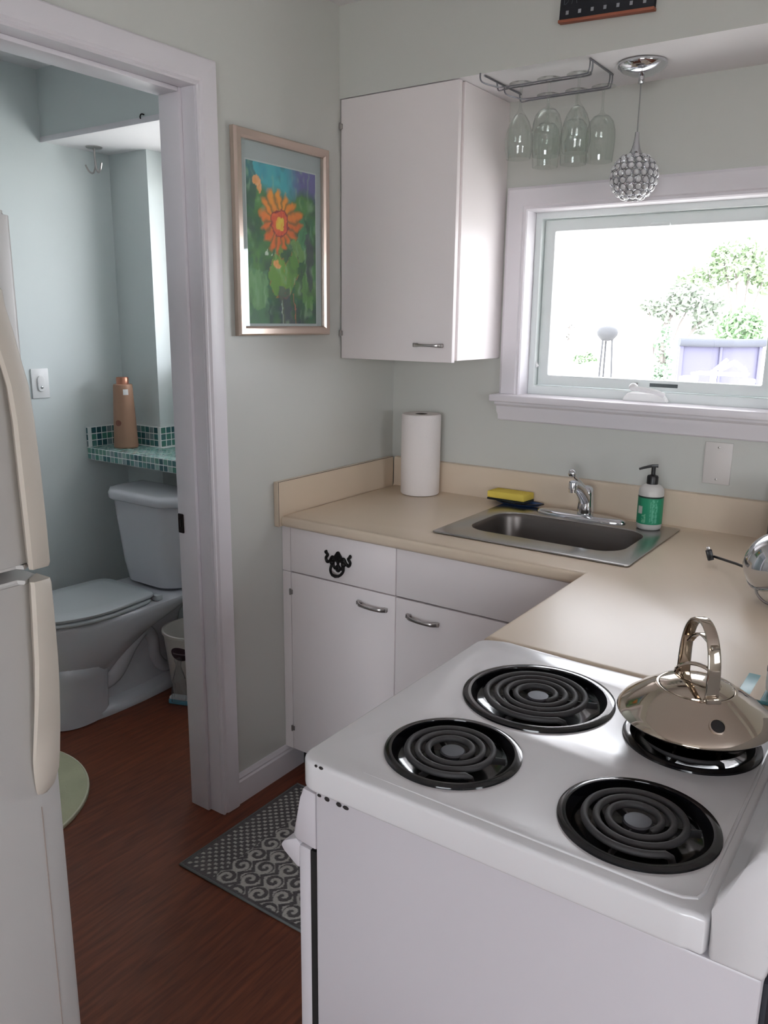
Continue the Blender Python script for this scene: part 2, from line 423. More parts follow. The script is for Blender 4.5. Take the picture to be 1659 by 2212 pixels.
m = MB(); m.tube([(.597, .098, 1.345), (.597, .098, 1.80)], .0014, 6); m.build('screen_wire', m_nickel, sash)
# crank operator
m = MB(); m.loft([[(.855, .048, 1.279), (.995, .048, 1.279), (.995, .012, 1.279), (.855, .012, 1.279)],
                  [(.862, .048, 1.298), (.985, .048, 1.298), (.985, .022, 1.298), (.862, .022, 1.298)],
                  [(.872, .048, 1.306), (.972, .048, 1.306), (.972, .03, 1.306), (.872, .03, 1.306)]])
bmesh.ops.bevel(m.bm, geom=list(m.bm.edges), offset=.004, segments=2, affect='EDGES')
ck = m.build('crank', m_whitepl, win)
m = MB(); m.tube(smooth_path([(.985, .014, 1.302), (.96, .004, 1.313), (.92, .002, 1.318), (.893, .002, 1.322)], 5), .0065, 10, flat=(.016, .010)); m.build('crank_arm', m_whitepl, ck)
m = MB(); m.ball((.893, .004, 1.324), .0125, 16, (1.15, .8, 1)); m.build('crank_knob', m_whitepl, ck)
m_sticker = mat('dark_sticker', S(70, 78, 80), .5, var=(300, .5, (1, 1, 1)))
m = MB(); m.box(.922, 1.008, .0705, .072, 1.3225, 1.3335); st = m.build('sticker', m_sticker, sash); st['label'] = 'small dark printed strip on the lower sash rail'
for x_ in (.872, .882):
    m = MB(); m.lathe([(.0028, 0), (.0028, .002), (0, .0025)], (x_, .072, 1.330), 10, Matrix.Rotation(PI/2, 3, 'X')); m.build('screw', m_nickel, sash)
m = MB(); m.box(.885, .945, .062, .074, 1.800, 1.812, .004); m.build('latch_keeper', m_vinyl, sash)
# side lock lever
m = MB(); m.box(.516, .522, .10, .125, 1.42, 1.53, .003); m.build('lock_plate', m_nickel, win)
m = MB(); m.tube(smooth_path([(.524, .105, 1.50), (.527, .085, 1.46), (.532, .070, 1.41), (.535, .062, 1.385), (.545, .06, 1.37)], 5), .0055, 8); m.build('lock_lever', m_whitepl, win)

# bathroom window (beside the doorway jamb, lights the bathroom)
bw = struct('window_2', (-.72, .05, 1.6))
ring_xz('window_frame', BX0, BX1, BZ0, BZ1, .04, .03, .1, m_vinyl, parent=bw)
m = MB(); m.box(BX0+.035, BX1-.035, .06, .064, BZ0+.035, BZ1-.035); m.build('pane', m_pane, bw, smooth=0)
# unseen windows behind the camera and at the right, sized for fill light
for nm, ax in (('window_rear_fill', 'y'), ('window_right_fill', 'x')):
    o = struct(nm, (2.5, -5.65, 1.15) if ax == 'y' else (4.55, -2.6, 1.45))
    if ax == 'y':
        ring_xz('window_frame', 1.6, 3.4, .5, 2.1, .05, -5.69, -5.61, m_vinyl, parent=o)
        m = MB(); m.box(1.64, 3.36, -5.652, -5.648, .54, 2.06); m.build('pane', m_pane, o, smooth=0)
    else:
        m = MB(); m.plate(rrect(-3.1, -2.1, 1.0, 2.0, .003, 2), [rrect(-3.05, -2.15, 1.05, 1.95, .004, 2)], 0, .08, .003, 2)
        for v in m.bm.verts: v.co = Vector((4.51+v.co.z, v.co.x, v.co.y))
        m.build('window_frame', m_vinyl, o)
        m = MB(); m.box(4.548, 4.552, -3.06, -2.14, 1.04, 1.96); m.build('pane', m_pane, o, smooth=0)

# ================================================================== KITCHEN CABINETS + WORKTOP
XR = 1.0163     # front edge of the right-hand worktop leg
YF = -.651      # front edge of the window-side worktop
XE = 1.66
wt = thing('worktop', 'beige laminate L-shaped worktop with rolled front edge and backsplash', 'worktop', (.5, -.3, .876))
m = MB()
L = [(.021, -.001), (.021, YF), (XR, YF), (XR, -1.172), (XE, -1.172), (XE, -.001)]
sink_hole = rrect(.53, 1.075, -.525, -.095, .03, 5)
m.plate(L, [sink_hole], .876, ZC, .013, 4)
m.build('slab', m_lam, wt, smooth=40)
m = MB(); m.prism([(-.001, ZC-.002), (-.026, ZC-.002), (-.021, ZC+.006), (-.020, ZC+.095), (-.016, 1.0185), (-.006, 1.0207), (-.001, 1.0207)], .0215, XE, 'yz'); m.build('backsplash', m_lam, wt, smooth=50)
m = MB(); m.box(.001, .0195, YF-.012, -.0225, .877, 1.0205, .0012, 1); m.build('backsplash', m_lam, wt)
m = MB(); m.box(.0193, .0203, YF-.010, YF-.0092, .880, 1.0195); m.build('seam', m_dark, wt)
m = MB(); m.box(.0188, .0200, YF-.0112, -.024, 1.0200, 1.0210); m.build('seam', m_dark, wt)

def pull(name, parent, x0, x1, y, z0, z1, out=.024):
    """arched flat bar pull from (x0,z0) to (x1,z1) standing out of a face at y (towards -y)"""
    n = 18; P = []; F = []
    for k in range(n+1):
        t = k/n; a = math.sin(PI*t)
        s_ = min(1, min(t, 1-t)/.16); s_ = s_*s_*(3-2*s_)
        P.append((x0+(x1-x0)*t, y-.004-out*(.42*s_+.58*a)*(1 if 0 < t < 1 else .15), z0+(z1-z0)*t))
        F.append((.0135-.006*a, .0045+.003*(1-a)))
    m = MB(); m.tube(P, 0, 12, flat=F, upv=(0, 1, 0))
    for xx, zz in ((x0+.006*(1 if x1 > x0 else -1), z0), (x1-.006, z1)):
        m.box(xx-.007, xx+.007, y-.012, y+.001, zz-.006, zz+.006, .002)
    return m.build(name, m_nickel, parent)

YC = -.628      # cabinet faces
ub = thing('upper_cabinet', 'white wall cabinet hung under the soffit beside the window', 'cabinet', (.22, -.16, 1.392))
m = MB(); m.box(.004, .4315, -.288, -.001, 1.396, ZS-.001, .0012, 1); m.build('carcass', m_cab, ub)
m = MB(); m.box(.0065, .4325, -.323, -.3045, 1.391, ZS-.003, .0016, 2); dr = m.build('door', m_cab, ub)
pull('handle', dr, .297, .402, -.323, 1.442, 1.442, .02)
for z_ in (2.108, 1.473):
    m = MB(); m.box(.0005, .013, -.3275, -.3225, z_-.008, z_+.008, .0015); m.tube([(.0055, -.3265, z_-.011), (.0055, -.3265, z_+.011)], .0028, 8); m.build('hinge', m_nickel, dr)

b1 = thing('drawer_cabinet', 'white base cabinet at the left wall with black iron drawer pull', 'cabinet', (.22, -.32, 0))
m = MB(); m.box(.0155, .4425, -.585, -.03, .097, .8755, .001, 1); m.build('carcass', m_cab, b1)
m = MB(); m.box(.0155, .4425, -.55, -.035, 0, .097); m.build('toe_kick', m_dark, b1)
m = MB(); m.box(.0005, .0345, -.627, -.607, .097, .724, .001, 1); m.build('stile', m_cab, b1)
m = MB(); m.box(.0005, .0345, -.627, -.607, .7255, .8755, .001, 1); m.build('stile', m_cab, b1)
m = MB(); m.box(.0378, .4420, -.628, -.608, .0985, .7235, .0015); d1 = m.build('door', m_cab, b1)
m = MB(); m.box(.0378, .4420, -.628, -.608, .7275, .8745, .0015); dw = m.build('drawer', m_cab, b1)
pull('handle', d1, .308, .416, -.628, .681, .677)
for z_ in (.658, .175):
    m = MB(); m.box(.030, .044, -.632, -.6275, z_-.008, z_+.008, .0015); m.tube([(.0355, -.632, z_-.010), (.0355, -.632, z_+.010)], .003, 8); m.build('hinge', m_nickel, d1)
# ornate iron drawer pull
px, pz, py = .232, .797, -.629
m = MB()
m.tube(smooth_path([(px-.022, py-.004, pz-.012), (px-.024, py-.010, pz-.03), (px-.012, py-.016, pz-.043), (px+.012, py-.016, pz-.043), (px+.024, py-.010, pz-.03), (px+.022, py-.004, pz-.012)], 6), .0042, 8)
m.tube([(px-.014, py-.0165, pz-.0435), (px, py-.0165, pz-.0455), (px+.014, py-.0165, pz-.0435)], [.004, .006, .004], 8)
m.prism([(px-.022, pz+.004), (px-.006, pz+.028), (px, pz+.031), (px+.006, pz+.028), (px+.022, pz+.004), (px+.014, pz-.004), (px-.014, pz-.004)], py-.005, py, 'xz', .0015, 1)
for sx in (-1, 1):
    m.tube(smooth_path([(px+sx*.008, py-.003, pz+.004), (px+sx*.022, py-.003, pz+.010), (px+sx*.030, py-.003, pz-.002), (px+sx*.041, py-.003, pz-.010), (px+sx*.047, py-.003, pz+.002), (px+sx*.040, py-.003, pz+.013), (px+sx*.048, py-.003, pz+.021), (px+sx*.044, py-.003, pz+.024)], 6), .0046, 8)
    m.ball((px+sx*.022, py-.004, pz-.008), .0085, 12)
    m.tube([(px+sx*(.009+.009*math.cos(2*PI*k/16)), py-.003, pz-.012+.014*math.sin(2*PI*k/16)) for k in range(16)], .0042, 8, closed=True)
m.tube([(px+.007*math.cos(2*PI*k/16), py-.003, pz-.024+.009*math.sin(2*PI*k/16)) for k in range(16)], .0038, 8, closed=True)
h = m.build('pull', m_iron, dw); h['label'] = 'ornate black iron drop pull'

b2 = thing('sink_cabinet', 'white sink base cabinet with blank false front in the counter corner', 'cabinet', (.73, -.32, 0))
m = MB(); m.box(.4445, 1.0, -.585, -.03, .097, .70, .001, 1); m.build('carcass', m_cab, b2)
m = MB(); m.box(.4445, 1.0, -.55, -.035, 0, .097); m.build('toe_kick', m_dark, b2)
m = MB(); m.box(.4456, 1.0, -.628, -.608, .7280, .8745, .0015); m.build('false_front', m_cab, b2)
m = MB(); m.box(.4450, .9, -.6275, -.608, .0985, .7225, .0015); d2 = m.build('door', m_cab, b2)
m = MB(); m.box(.902, 1.0, -.6275, -.608, .0985, .7225, .0015); m.build('stile', m_cab, b2)
pull('handle', d2, .487, .595, -.6275, .677, .672)
b3 = thing('corner_cabinet', 'white base cabinet under the right-hand counter, mostly hidden behind the stove', 'cabinet', (1.35, -.6, 0))
m = MB(); m.box(1.042, 1.645, -1.165, -.03, .097, .70, .001, 1); m.build('carcass', m_cab, b3)
m = MB(); m.box(1.042, 1.645, -1.165, -.60, .702, .8755, .001, 1); m.build('rail', m_cab, b3)
m = MB(); m.box(1.09, 1.64, -1.16, -.04, 0, .097); m.build('toe_kick', m_dark, b3)
m = MB(); m.box(1.022, 1.041, -1.16, -.665, .0985, .8745, .0015); m.build('door', m_cab, b3)

# ================================================================== SINK
sk = thing('sink', 'stainless steel drop-in sink under the window', 'sink', (.80, -.31, ZC))
bowl = lambda g: rrect(.565+g, 1.035-g, -.455+g, -.178-g, .075-min(g, .03), 8)
m = MB()
m.plate(rrect(.511, 1.095, -.546, -.072, .012, 5), [bowl(0)], ZC+.0005, ZC+.0055, .0022, 2)
m.build('rim', m_steel, sk)
m = MB()
def sec(g, z): return [Vector((x, y, z)) for x, y in bowl(g)]
m.loft([sec(-.001, ZC+.0045), sec(.002, ZC+.001), sec(.006, ZC-.01), sec(.016, ZC-.12), sec(.024, ZC-.143), sec(.04, ZC-.155), sec(.07, ZC-.158)], cap0=False, cap1=True)
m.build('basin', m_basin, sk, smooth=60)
m = MB(); m.lathe([(.040, 0), (.040, .003), (.03, .002), (.026, -.002), (0, -.003)], (.80, -.31, ZC-.157), 32); m.build('drain', m_chrome, sk)

fc = thing('faucet', 'chrome single-lever faucet with round knob behind the sink', 'faucet', (.80, -.11, ZC+.0055))
m = MB(); secs = []
for z_, g in ((0, 0), (.005, 0), (.011, .006), (.013, .014)):
    pts = []
    for k in range(48):
        a = 2*PI*k/48; x = .146*math.copysign(abs(math.cos(a))**.75, math.cos(a)); y = .033*math.sin(a)
        if y < 0: y *= 1.0
        pts.append(Vector((.797+x*(1-g/.1), -.118+y*(1-g*14/.6), ZC+.0055+z_)))
    secs.append(pts)
m.loft(secs); m.build('deck_plate', m_chrome, fc, smooth=50)
m = MB(); m.lathe([(.026, .010), (.0255, .03), (.0235, .05), (.0225, .075), (.0215, .088), (.016, .097), (.008, .101), (0, .102)], (.808, -.105, ZC+.0055), 32); m.build('body', m_chrome, fc, smooth=60)
m = MB(); m.tube(smooth_path([(.808, -.105, .965), (.807, -.128, .992), (.804, -.16, 1.018), (.801, -.19, 1.034), (.800, -.204, 1.037)], 6), [.0195-.0055*k/24 for k in range(25)], 16); spt = m.build('spout', m_chrome, fc, smooth=60)
m = MB(); m.lathe([(.0, .012), (.0125, .012), (.0135, .008), (.0135, -.010), (.0115, -.011), (.0115, -.020), (0, -.020)], (.800, -.203, 1.034), 24); m.build('aerator', m_chrome, spt)
m = MB(); m.tube([(.806, -.110, 1.008), (.795, -.124, 1.028), (.779, -.142, 1.052)], [.008, .0055, .005], 10); lv = m.build('lever', m_chrome, fc)
m = MB(); m.ball((.774, -.148, 1.062), .0135, 20); m.build('knob', m_chrome, lv)

# ================================================================== THINGS ON THE COUNTER
t = thing('paper_towel_roll', 'white paper towel roll standing in the counter corner', 'paper towel', (.187, -.098, ZC))
m = MB(); m.lathe([(.021, .002), (.066, .002), (.069, .006), (.0695, .15), (.069, .281), (.066, .285), (.022, .285), (.021, .28)], (.187, -.098, ZC), 48, close=True); m.build('paper', m_paper, t, smooth=40)
m = MB(); m.lathe([(.0208, .001), (.0208, .2845), (.0192, .2845), (.0192, .001)], (.187, -.098, ZC), 32, close=True); m.build('core', m_card, t)

t = thing('sponge_dish', 'blue boat-shaped sponge dish on the back left of the sink', 'sponge dish', (.55, -.068, ZC))
def boat(s_, z, lift):
    out = []
    for k in range(40):
        a = 2*PI*k/40; c_ = math.cos(a)
        out.append(Vector((.556+.094*s_*c_, -.068+.036*s_*math.sin(a)*(1-.35*abs(c_)**3), z+lift*c_*c_)))
    return out
m = MB(); m.loft([boat(.62, ZC+.006, 0), boat(.8, ZC+.007, 0), boat(1, ZC+.012, .004), boat(.97, ZC+.0145, .004), boat(.8, ZC+.0105, 0)]); m.build('dish', m_bluedish, t, smooth=50)
m = MB(); rim_ = boat(1, ZC+.0135, .004); m.tube(rim_, .0022, 6, closed=True); o = m.build('rim', m_blackpl, t); o['label'] = 'black dish rim'
m = MB(); m.loft([boat(.55, ZC+.0058, 0), boat(.5, ZC+.0095, 0)]); m.build('foot', m_whitepl, t)
t = thing('sponge', 'yellow kitchen sponge with dark scrub side lying on the blue dish', 'sponge', (.53, -.06, ZC+.015))
Rz = Matrix.Rotation(-.06, 4, 'Z')
def slab(name, z0, z1, m_, nx=28, ny=12, amp=.0012, grow=0):
    m = MB(); m.box(-.07-grow, .07+grow, -.036-grow, .036+grow, z0, z1, .004, 2)
    for v in m.bm.verts:
        n = vnoise(v.co.x*90, v.co.y*90)-.5; v.co += Vector((0, 0, n*amp*2)); v.co = Rz @ v.co+Vector((.53, -.070, ZC+.0125))
    return m.build(name, m_, t)
slab('scrub_pad', .004, .011, m_scrub, grow=.001); slab('foam', .011, .034, m_yellow)

t = thing('soap_bottle', 'green-labelled hand soap bottle with black pump on the sink deck', 'soap bottle', (1.015, -.128, ZC+.0055))
c = (1.015, -.128, ZC+.0055)
m = MB(); m.lathe([(0, .001), (.028, 0), (.0345, .004), (.0362, .012), (.0362, .112), (.0345, .122), (.027, .131), (.016, .136), (.0145, .137), (.0145, .145), (0, .145)], c, 40); m.build('bottle', m_soap, t, smooth=50)
m_slabel = attr_mat('soap_label', .5)
m = MB(); N_ = 96; H_ = 26
vs = [[m.bm.verts.new((c[0]+.03655*math.cos(2*PI*i/N_), c[1]+.03655*math.sin(2*PI*i/N_), c[2]+.019+.083*j/H_)) for i in range(N_)] for j in range(H_+1)]
for j in range(H_):
    for i in range(N_): m.bm.faces.new((vs[j][i], vs[j][(i+1) % N_], vs[j+1][(i+1) % N_], vs[j+1][i]))
lb = m.build('bottle_label', m_slabel, t)
def soapfn(co):
    a = math.degrees(math.atan2(co.y, co.x)) % 360; z = co.z-.019
    col = S(40, 142, 104)
    if z > .078: return S(28, 44, 38)
    k = int(a/3.8)
    if 286 < a < 330 and .006 < z < .075 and hash2(k, 1) > .45 and hash2(k, int(z*420)) > .25: col = S(96, 178, 146)
    if 222 < a < 250 and .03 < z < .053: col = S(206, 208, 200)
    if 250 < a < 268 and .004 < z < .03 and hash2(int(a/2.5), int(z*500)) > .5: col = S(120, 186, 150)
    return col
lb.data.transform(Matrix.Translation((0, 0, 0))); set_print(lb, soapfn); lb['label'] = 'green printed wrap label'
m = MB(); m.lathe([(.0165, .136), (.0165, .157), (.0145, .161), (.008, .163), (.0062, .164), (.0062, .186), (0, .186)], c, 24)
pm = m.build('pump', m_blackpl, t)
m = MB(); m.tube(smooth_path([(c[0]+.012, c[1]+.004, c[2]+.190), (c[0]-.004, c[1]-.002, c[2]+.189), (c[0]-.022, c[1]-.012, c[2]+.184), (c[0]-.036, c[1]-.02, c[2]+.179)], 5), 0, 10, flat=[(.012-.006*k/15, .010-.004*k/15) for k in range(16)], upv=(0, 0, 1)); m.build('nozzle', m_blackpl, pm)

# wall plate under the window
t = thing('blank_wall_plate', 'white blank wall plate below the window sill', 'wall plate', (1.164, 0, 1.115))
m = MB(); m.box(1.125, 1.203, -.0065, -.0005, 1.053, 1.178, .0025); m.build('plate', mat('wall_plate_plastic', S(214, 209, 206), .45), t)
for z_ in (1.163, 1.068):
    m = MB(); m.lathe([(.0032, 0), (.0032, .001), (0, .0018)], (1.164, -.0066, z_), 10, Matrix.Rotation(PI/2, 3, 'X')); m.build('screw', m_nickel, t)

# chrome dome gadget with wire loop and cord
t = thing('chrome_dome_lamp', 'chrome domed gadget on a wire loop at the right end of the counter', 'lamp', (1.44, -.58, ZC))
c = Vector((1.438, -.585, 1.0)); Rm = Matrix.Rotation(math.radians(-38), 3, 'Y') @ Matrix.Rotation(math.radians(30), 3, 'X')
prof = [(.074*math.cos(a), .062*math.sin(a)) for a in [PI/2*k/14 for k in range(14)]]+[(0, .062)]
prof = [(0, -.012), (.06, -.012), (.071, -.010), (.074, -.004)]+prof
m = MB(); m.lathe(prof, c, 40, Rm); m.build('dome', m_chrome, t, smooth=60)
m = MB(); P = [c+Rm @ Vector((.0755*math.cos(2*PI*k/40), .0755*math.sin(2*PI*k/40), -.004)) for k in range(40)]; m.tube(P, .0028, 8, closed=True); m.build('dome_rim', m_chrome, t)
m = MB(); m.tube(smooth_path([(1.405, -.612, .952), (1.412, -.632, .936), (1.432, -.65, .925), (1.462, -.656, .9205), (1.49, -.645, .9205), (1.50, -.61, .9205), (1.485, -.58, .925), (1.47, -.575, .95)], 6), .0032, 8); m.build('wire_loop', m_nickel, t)
m = MB(); m.tube([(1.39, -.535, .957), (1.33, -.455, .946), (1.262, -.385, .936)], .0034, 8); cd = m.build('cord', m_blackpl, t); cd['label'] = 'stiff black cord'
m = MB(); m.box(-.0075, .0075, -.005, .005, -.002, .026, .002)
Rp = Matrix.Translation((1.256, -.389, .928)) @ Matrix.Rotation(math.radians(-18), 4, 'Y') @ Matrix.Rotation(.5, 4, 'Z')
for v in m.bm.verts: v.co = Rp @ v.co
pg = m.build('plug', m_blackpl, t)
m = MB(); m.box(-.004, .004, -.0018, .0018, .026, .034, .0006)
for v in m.bm.verts: v.co = Rp @ v.co
m.build('plug_tip', m_nickel, pg)
t = thing('black_canister', 'black canister at the back of the counter cut off by the right edge', 'canister', (1.395, -.11, ZC))
m = MB(); m.lathe([(0, .001), (.056, .001), (.058, .004), (.058, .15), (.054, .156), (.05, .157), (.05, .175), (.02, .180), (.012, .19), (0, .191)], (1.393, -.10, ZC), 36); m.build('body', m_blackpl, t, smooth=40)

# striped coaster and white shaker beside the stove
t = thing('striped_trivet', 'teal trivet with a beige stripe lying on the counter behind the kettle', 'trivet', (1.55, -1.10, ZC))
m_teal = mat('teal_print', S(86, 146, 152), .35); m_sand = mat('sand_stripe', S(206, 186, 160), .4); m_dteal = mat('deep_teal_print', S(40, 110, 116), .35)
m = MB(); m.box(1.482, 1.65, -1.165, -1.055, ZC+.0006, ZC+.006, .0018); m.build('board', m_teal, t)
m = MB(); m.box(1.502, 1.52, -1.163, -1.057, ZC+.006, ZC+.0066); m.build('stripe', m_sand, t)
m = MB(); m.box(1.522, 1.648, -1.163, -1.085, ZC+.006, ZC+.0066); m.build('stripe', m_dteal, t)
t = thing('white_shaker', 'white plastic bottle with dark lettering standing on the striped trivet', 'bottle', (1.565, -1.12, ZC+.0066))
c = (1.562, -1.118, ZC+.0066)
m = MB(); m.lathe([(0, .0006), (.036, .0006), (.042, .008), (.043, .02), (.0425, .11), (.04, .13), (.026, .14), (.026, .158), (0, .158)], c, 36); m.build('bottle', m_whitepl, t, smooth=50)
m = MB()
for z_, hgt, spans in ((.105, .012, [(195, 208), (211, 224), (228, 240)]), (.068, .016, [(190, 200), (204, 214), (218, 230), (234, 246)]), (.04, .010, [(192, 204), (208, 222)])):
    for a0, a1 in spans:
        n = 4; r = .0434
        lo = [m.bm.verts.new((c[0]+r*math.cos(math.radians(a0+(a1-a0)*k/n)), c[1]+r*math.sin(math.radians(a0+(a1-a0)*k/n)), c[2]+z_)) for k in range(n+1)]
        hi = [m.bm.verts.new((v.co.x, v.co.y, v.co.z+hgt)) for v in lo]
        for k in range(n): m.bm.faces.new((lo[k], lo[k+1], hi[k+1], hi[k]))
o = m.build('lettering', mat('dark_lettering', S(72, 60, 78), .5), t); o['kind'] = 'stuff'

# ================================================================== STOVE
ZT = .916
st = thing('stove', 'white freestanding electric coil stove with black drip pans', 'stove', (1.32, -1.45, 0))
BUR = [('b', 1.2165, -1.3566, .1246, 4), ('b', 1.1914, -1.5929, .0995, 3), ('b', 1.4623, -1.604, .0993, 3), ('b', 1.4612, -1.3555, .0989, 3)]
m = MB()
q_ = rrect(1.018, 1.578, -1.734, -1.179, .03, 7)
sq = rrect(1.018, 1.578, -1.734, -1.179, .012, 7)
outer = sq[:9]+q_[9:27]+sq[27:]      # rounded at the front, nearly square at the backguard
m.plate(outer, [circ(x, y, r*.9, 64) for _, x, y, r, _ in BUR], .8685, ZT, .0065, 4)
m.build('cooktop', m_enamel, st, smooth=50)
m = MB()
lip = [(1.5615, -1.205), (1.5635, -1.45), (1.5635, -1.69), (1.559, -1.704), (1.546, -1.711), (1.528, -1.713), (1.40, -1.713), (1.25, -1.7125), (1.12, -1.712)]
m.tube([(x, y, ZT-.0006) for x, y in lip], [.0028]*6+[.0026, .002, .0008], 8); m.build('rim_bead', m_enamel, st)
m = MB(); m.box(1.0465, 1.634, -1.7270, -1.192, .04, .8675, .004); m.build('body', m_enamel_shade, st)
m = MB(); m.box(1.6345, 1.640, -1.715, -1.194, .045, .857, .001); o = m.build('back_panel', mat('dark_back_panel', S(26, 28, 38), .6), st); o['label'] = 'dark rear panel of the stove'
m = MB(); m.box(1.07, 1.61, -1.70, -1.20, 0, .04); m.build('plinth', m_dark, st)
m = MB(); m.prism([(1.046, .862), (1.022, .864), (1.018, .848), (1.003, .782), (1.009, .775), (1.046, .771)], -1.7265, -1.194, 'xz', .003, 2); cpn = m.build('control_panel', m_enamel_shade, st)
for y_ in (-1.62, -1.54, -1.37, -1.29):
    m = MB(); m.lathe([(.018, 0), (.018, .012), (.015, .018), (0, .018)], (1.010, y_, .812), 20, Matrix.Rotation(-PI/2-.25, 3, 'Y')); m.build('knob', m_blackpl, cpn)
m = MB(); m.box(1.013, 1.037, -1.7262, -1.195, .18, .768, .004); od = m.build('oven_door', m_enamel_shade, st)
m = MB(); m.prism([(1.015, .768), (1.007, .775), (.983, .762), (.976, .752), (.982, .744), (1.007, .728), (1.013, .727)], -1.725, -1.197, 'xz', .003, 2); m.build('oven_handle', m_enamel_shade, od)
m = MB(); m.box(1.036, 1.0465, -1.7262, -1.196, .10, .768); m.build('door_seal', m_dark, st)
m = MB(); m.box(1.013, 1.037, -1.7262, -1.195, .05, .172, .004); m.build('storage_drawer', m_enamel_shade, st)
m = MB(); m.prism([(1.5805, .8685), (1.5795, .928), (1.582, .945), (1.606, .990), (1.616, 1.012), (1.626, 1.02), (1.64, 1.02), (1.648, 1.01), (1.646, .93), (1.636, .8685)], -1.7320, -1.187, 'xz', .006, 3); m.build('backguard', m_enamel, st, smooth=45)
# chips in the enamel
m_chip = mat('bare_metal_chip', S(34, 28, 28), .6)
for (x, y, z, rx, rz) in ((1.0625, -1.7332, .9122, .0042, .0026), (1.0535, -1.7332, .9125, .0028, .0022), (1.054, -1.7273, .8635, .0038, .0022), (1.068, -1.7273, .8630, .0048, .0036), (1.089, -1.7273, .8625, .0050, .0036), (1.101, -1.7273, .8620, .0055, .003)):
    m = MB(); m.ball((x, y, z), 1, 10, (rx, .0012, rz)); o = m.build('enamel_chip', m_chip, st); o['label'] = 'dark chip in the white enamel'
for _, x, y, r, turns in BUR:
    m = MB()
    k = r
    m.lathe([(r, ZT-.001), (r-.001, ZT+.0025), (r-.006, ZT+.0045), (r*.905, ZT+.0045), (r*.885, ZT+.0045), (r*.872, ZT+.001), (r*.855, ZT-.010), (r*.80, ZT-.020), (r*.55, ZT-.0275), (r*.22, ZT-.030), (r*.20, ZT-.034), (r*.18, ZT-.034), (r*.18, ZT-.0305), (r*.55, ZT-.0285), (r*.82, ZT-.0225), (r*.87, ZT-.011), (r*.888, ZT-.001)], (x, y, 0), 72, close=True)
    pan = m.build('drip_pan', m_black, st, smooth=50)
    r0 = .026; r1 = r*.70 if turns == 3 else r*.715; rt_ = .0047 if turns == 3 else .0049
    P = []; n = int(48*turns); a_off = -.5
    P += [(x+.004*math.cos(a_off), y+.004*math.sin(a_off)-.012, ZT-.014), (x+r0*.9*math.cos(a_off), y+r0*.9*math.sin(a_off), ZT-.006)]
    tt = turns-.05
    for q in range(n+1):
        a = a_off+2*PI*tt*q/n; rr = r0+(r1-r0)*q/n
        P.append((x+rr*math.cos(a), y+rr*math.sin(a), ZT+.0035))
    a = a_off+2*PI*tt+.12; P += [(x+r1*math.cos(a), y+r1*math.sin(a), ZT-.002), (x+r1*1.02*math.cos(a+.06), y+r1*1.02*math.sin(a+.06), ZT-.016)]
    m = MB(); m.tube(P, rt_, 10); m.build('coil', m_coil, pan, smooth=60)
    m = MB(); m.lathe([(.0185, ZT-.006), (.0185, ZT+.0005), (.0165, ZT+.0025), (0, ZT+.0032)], (x, y, 0), 28); m.build('medallion', m_medal, pan)
    m = MB()
    for k3 in range(3):
        a = .4+2*PI*k3/3; d = Vector((math.cos(a), math.sin(a), 0)); nrm = Vector((-d.y, d.x, 0))*.0012
        q0 = Vector((x, y, 0))+d*.012; q1 = Vector((x, y, 0))+d*(r1+.006)
        lo = [q0-nrm, q1-nrm, q1+nrm, q0+nrm]
        m.loft([[Vector((p.x, p.y, ZT-.012)) for p in lo], [Vector((p.x, p.y, ZT-.0015)) for p in lo]])
    o = m.build('coil_support', m_coil, pan)

# ------------------------------------------------------------------ kettle
kx, ky, kz = 1.4612, -1.3555, ZT+.0085
kt = thing('kettle', 'polished steel saucer-shaped kettle on the back right burner', 'kettle', (kx, ky, kz))
m = MB(); m.lathe([(0, 0), (.074, 0), (.078, .003), (.083, .012), (.098, .026), (.1075, .0335), (.1095, .0365), (.1082, .0402), (.101, .0478), (.086, .0595), (.070, .0700), (.0615, .0752), (.0575, .0774), (.0555, .079), (.053, .079), (.053, .074), (0, .074)], (kx, ky, kz), 72)
m.build('body', m_kettle, kt, smooth=40)
m = MB(); m.lathe([(.0520, .0785), (.0515, .0805), (.047, .0825), (.03, .0885), (.012, .091), (0, .0914)], (kx, ky, kz), 56); ld = m.build('lid', m_kettle, kt, smooth=50)
hd = Vector((math.cos(math.radians(-52)), math.sin(math.radians(-52)), 0))   # plane of the carrying handle
side = Vector((-hd.y, hd.x, 0))
Kc = Vector((kx, ky, kz))
P = []
for q in range(33):
    a = PI*q/32; P.append(Kc+hd*(-.0475*math.cos(a)*(1+.14*math.sin(a)))+Vector((0, 0, .082+.099*math.sin(a)**.8)))
P = [Kc+hd*(-.051)+Vector((0, 0, .067))]+P+[Kc+hd*.051+Vector((0, 0, .067))]
F = [(.0215-.004*math.sin(PI*i/34), .0042) for i in range(35)]
m = MB()
T = P; n = len(P)
rings = []
for i in range(n):
    a = P[max(i-1, 0)]; b_ = P[min(i+1, n-1)]; tg = (b_-a).normalized(); nn = tg.cross(side).normalized()
    w_, h_ = F[i]; R = []
    for k in range(12):
        an = 2*PI*k/12; q = lambda v: math.copysign(abs(v)**.5, v)
        R.append(P[i]+side*(q(math.cos(an))*w_/2)+nn*(q(math.sin(an))*h_/2))
    rings.append(R)
m.loft(rings); hn = m.build('handle', m_kettle, kt, smooth=60)
m = MB(); m.tube(smooth_path([Kc+hd*(.047)+Vector((0, 0, .155)), Kc+hd*(.028)+Vector((0, 0, .158)), Kc+hd*(.002)+Vector((0, 0, .160)), Kc+hd*(-.02)+Vector((0, 0, .150)), Kc+hd*(-.036)+Vector((0, 0, .135))], 5), .0035, 8, flat=(.011, .0035), upv=tuple(side.cross(hd))); m.build('trigger', m_kettle, hn)
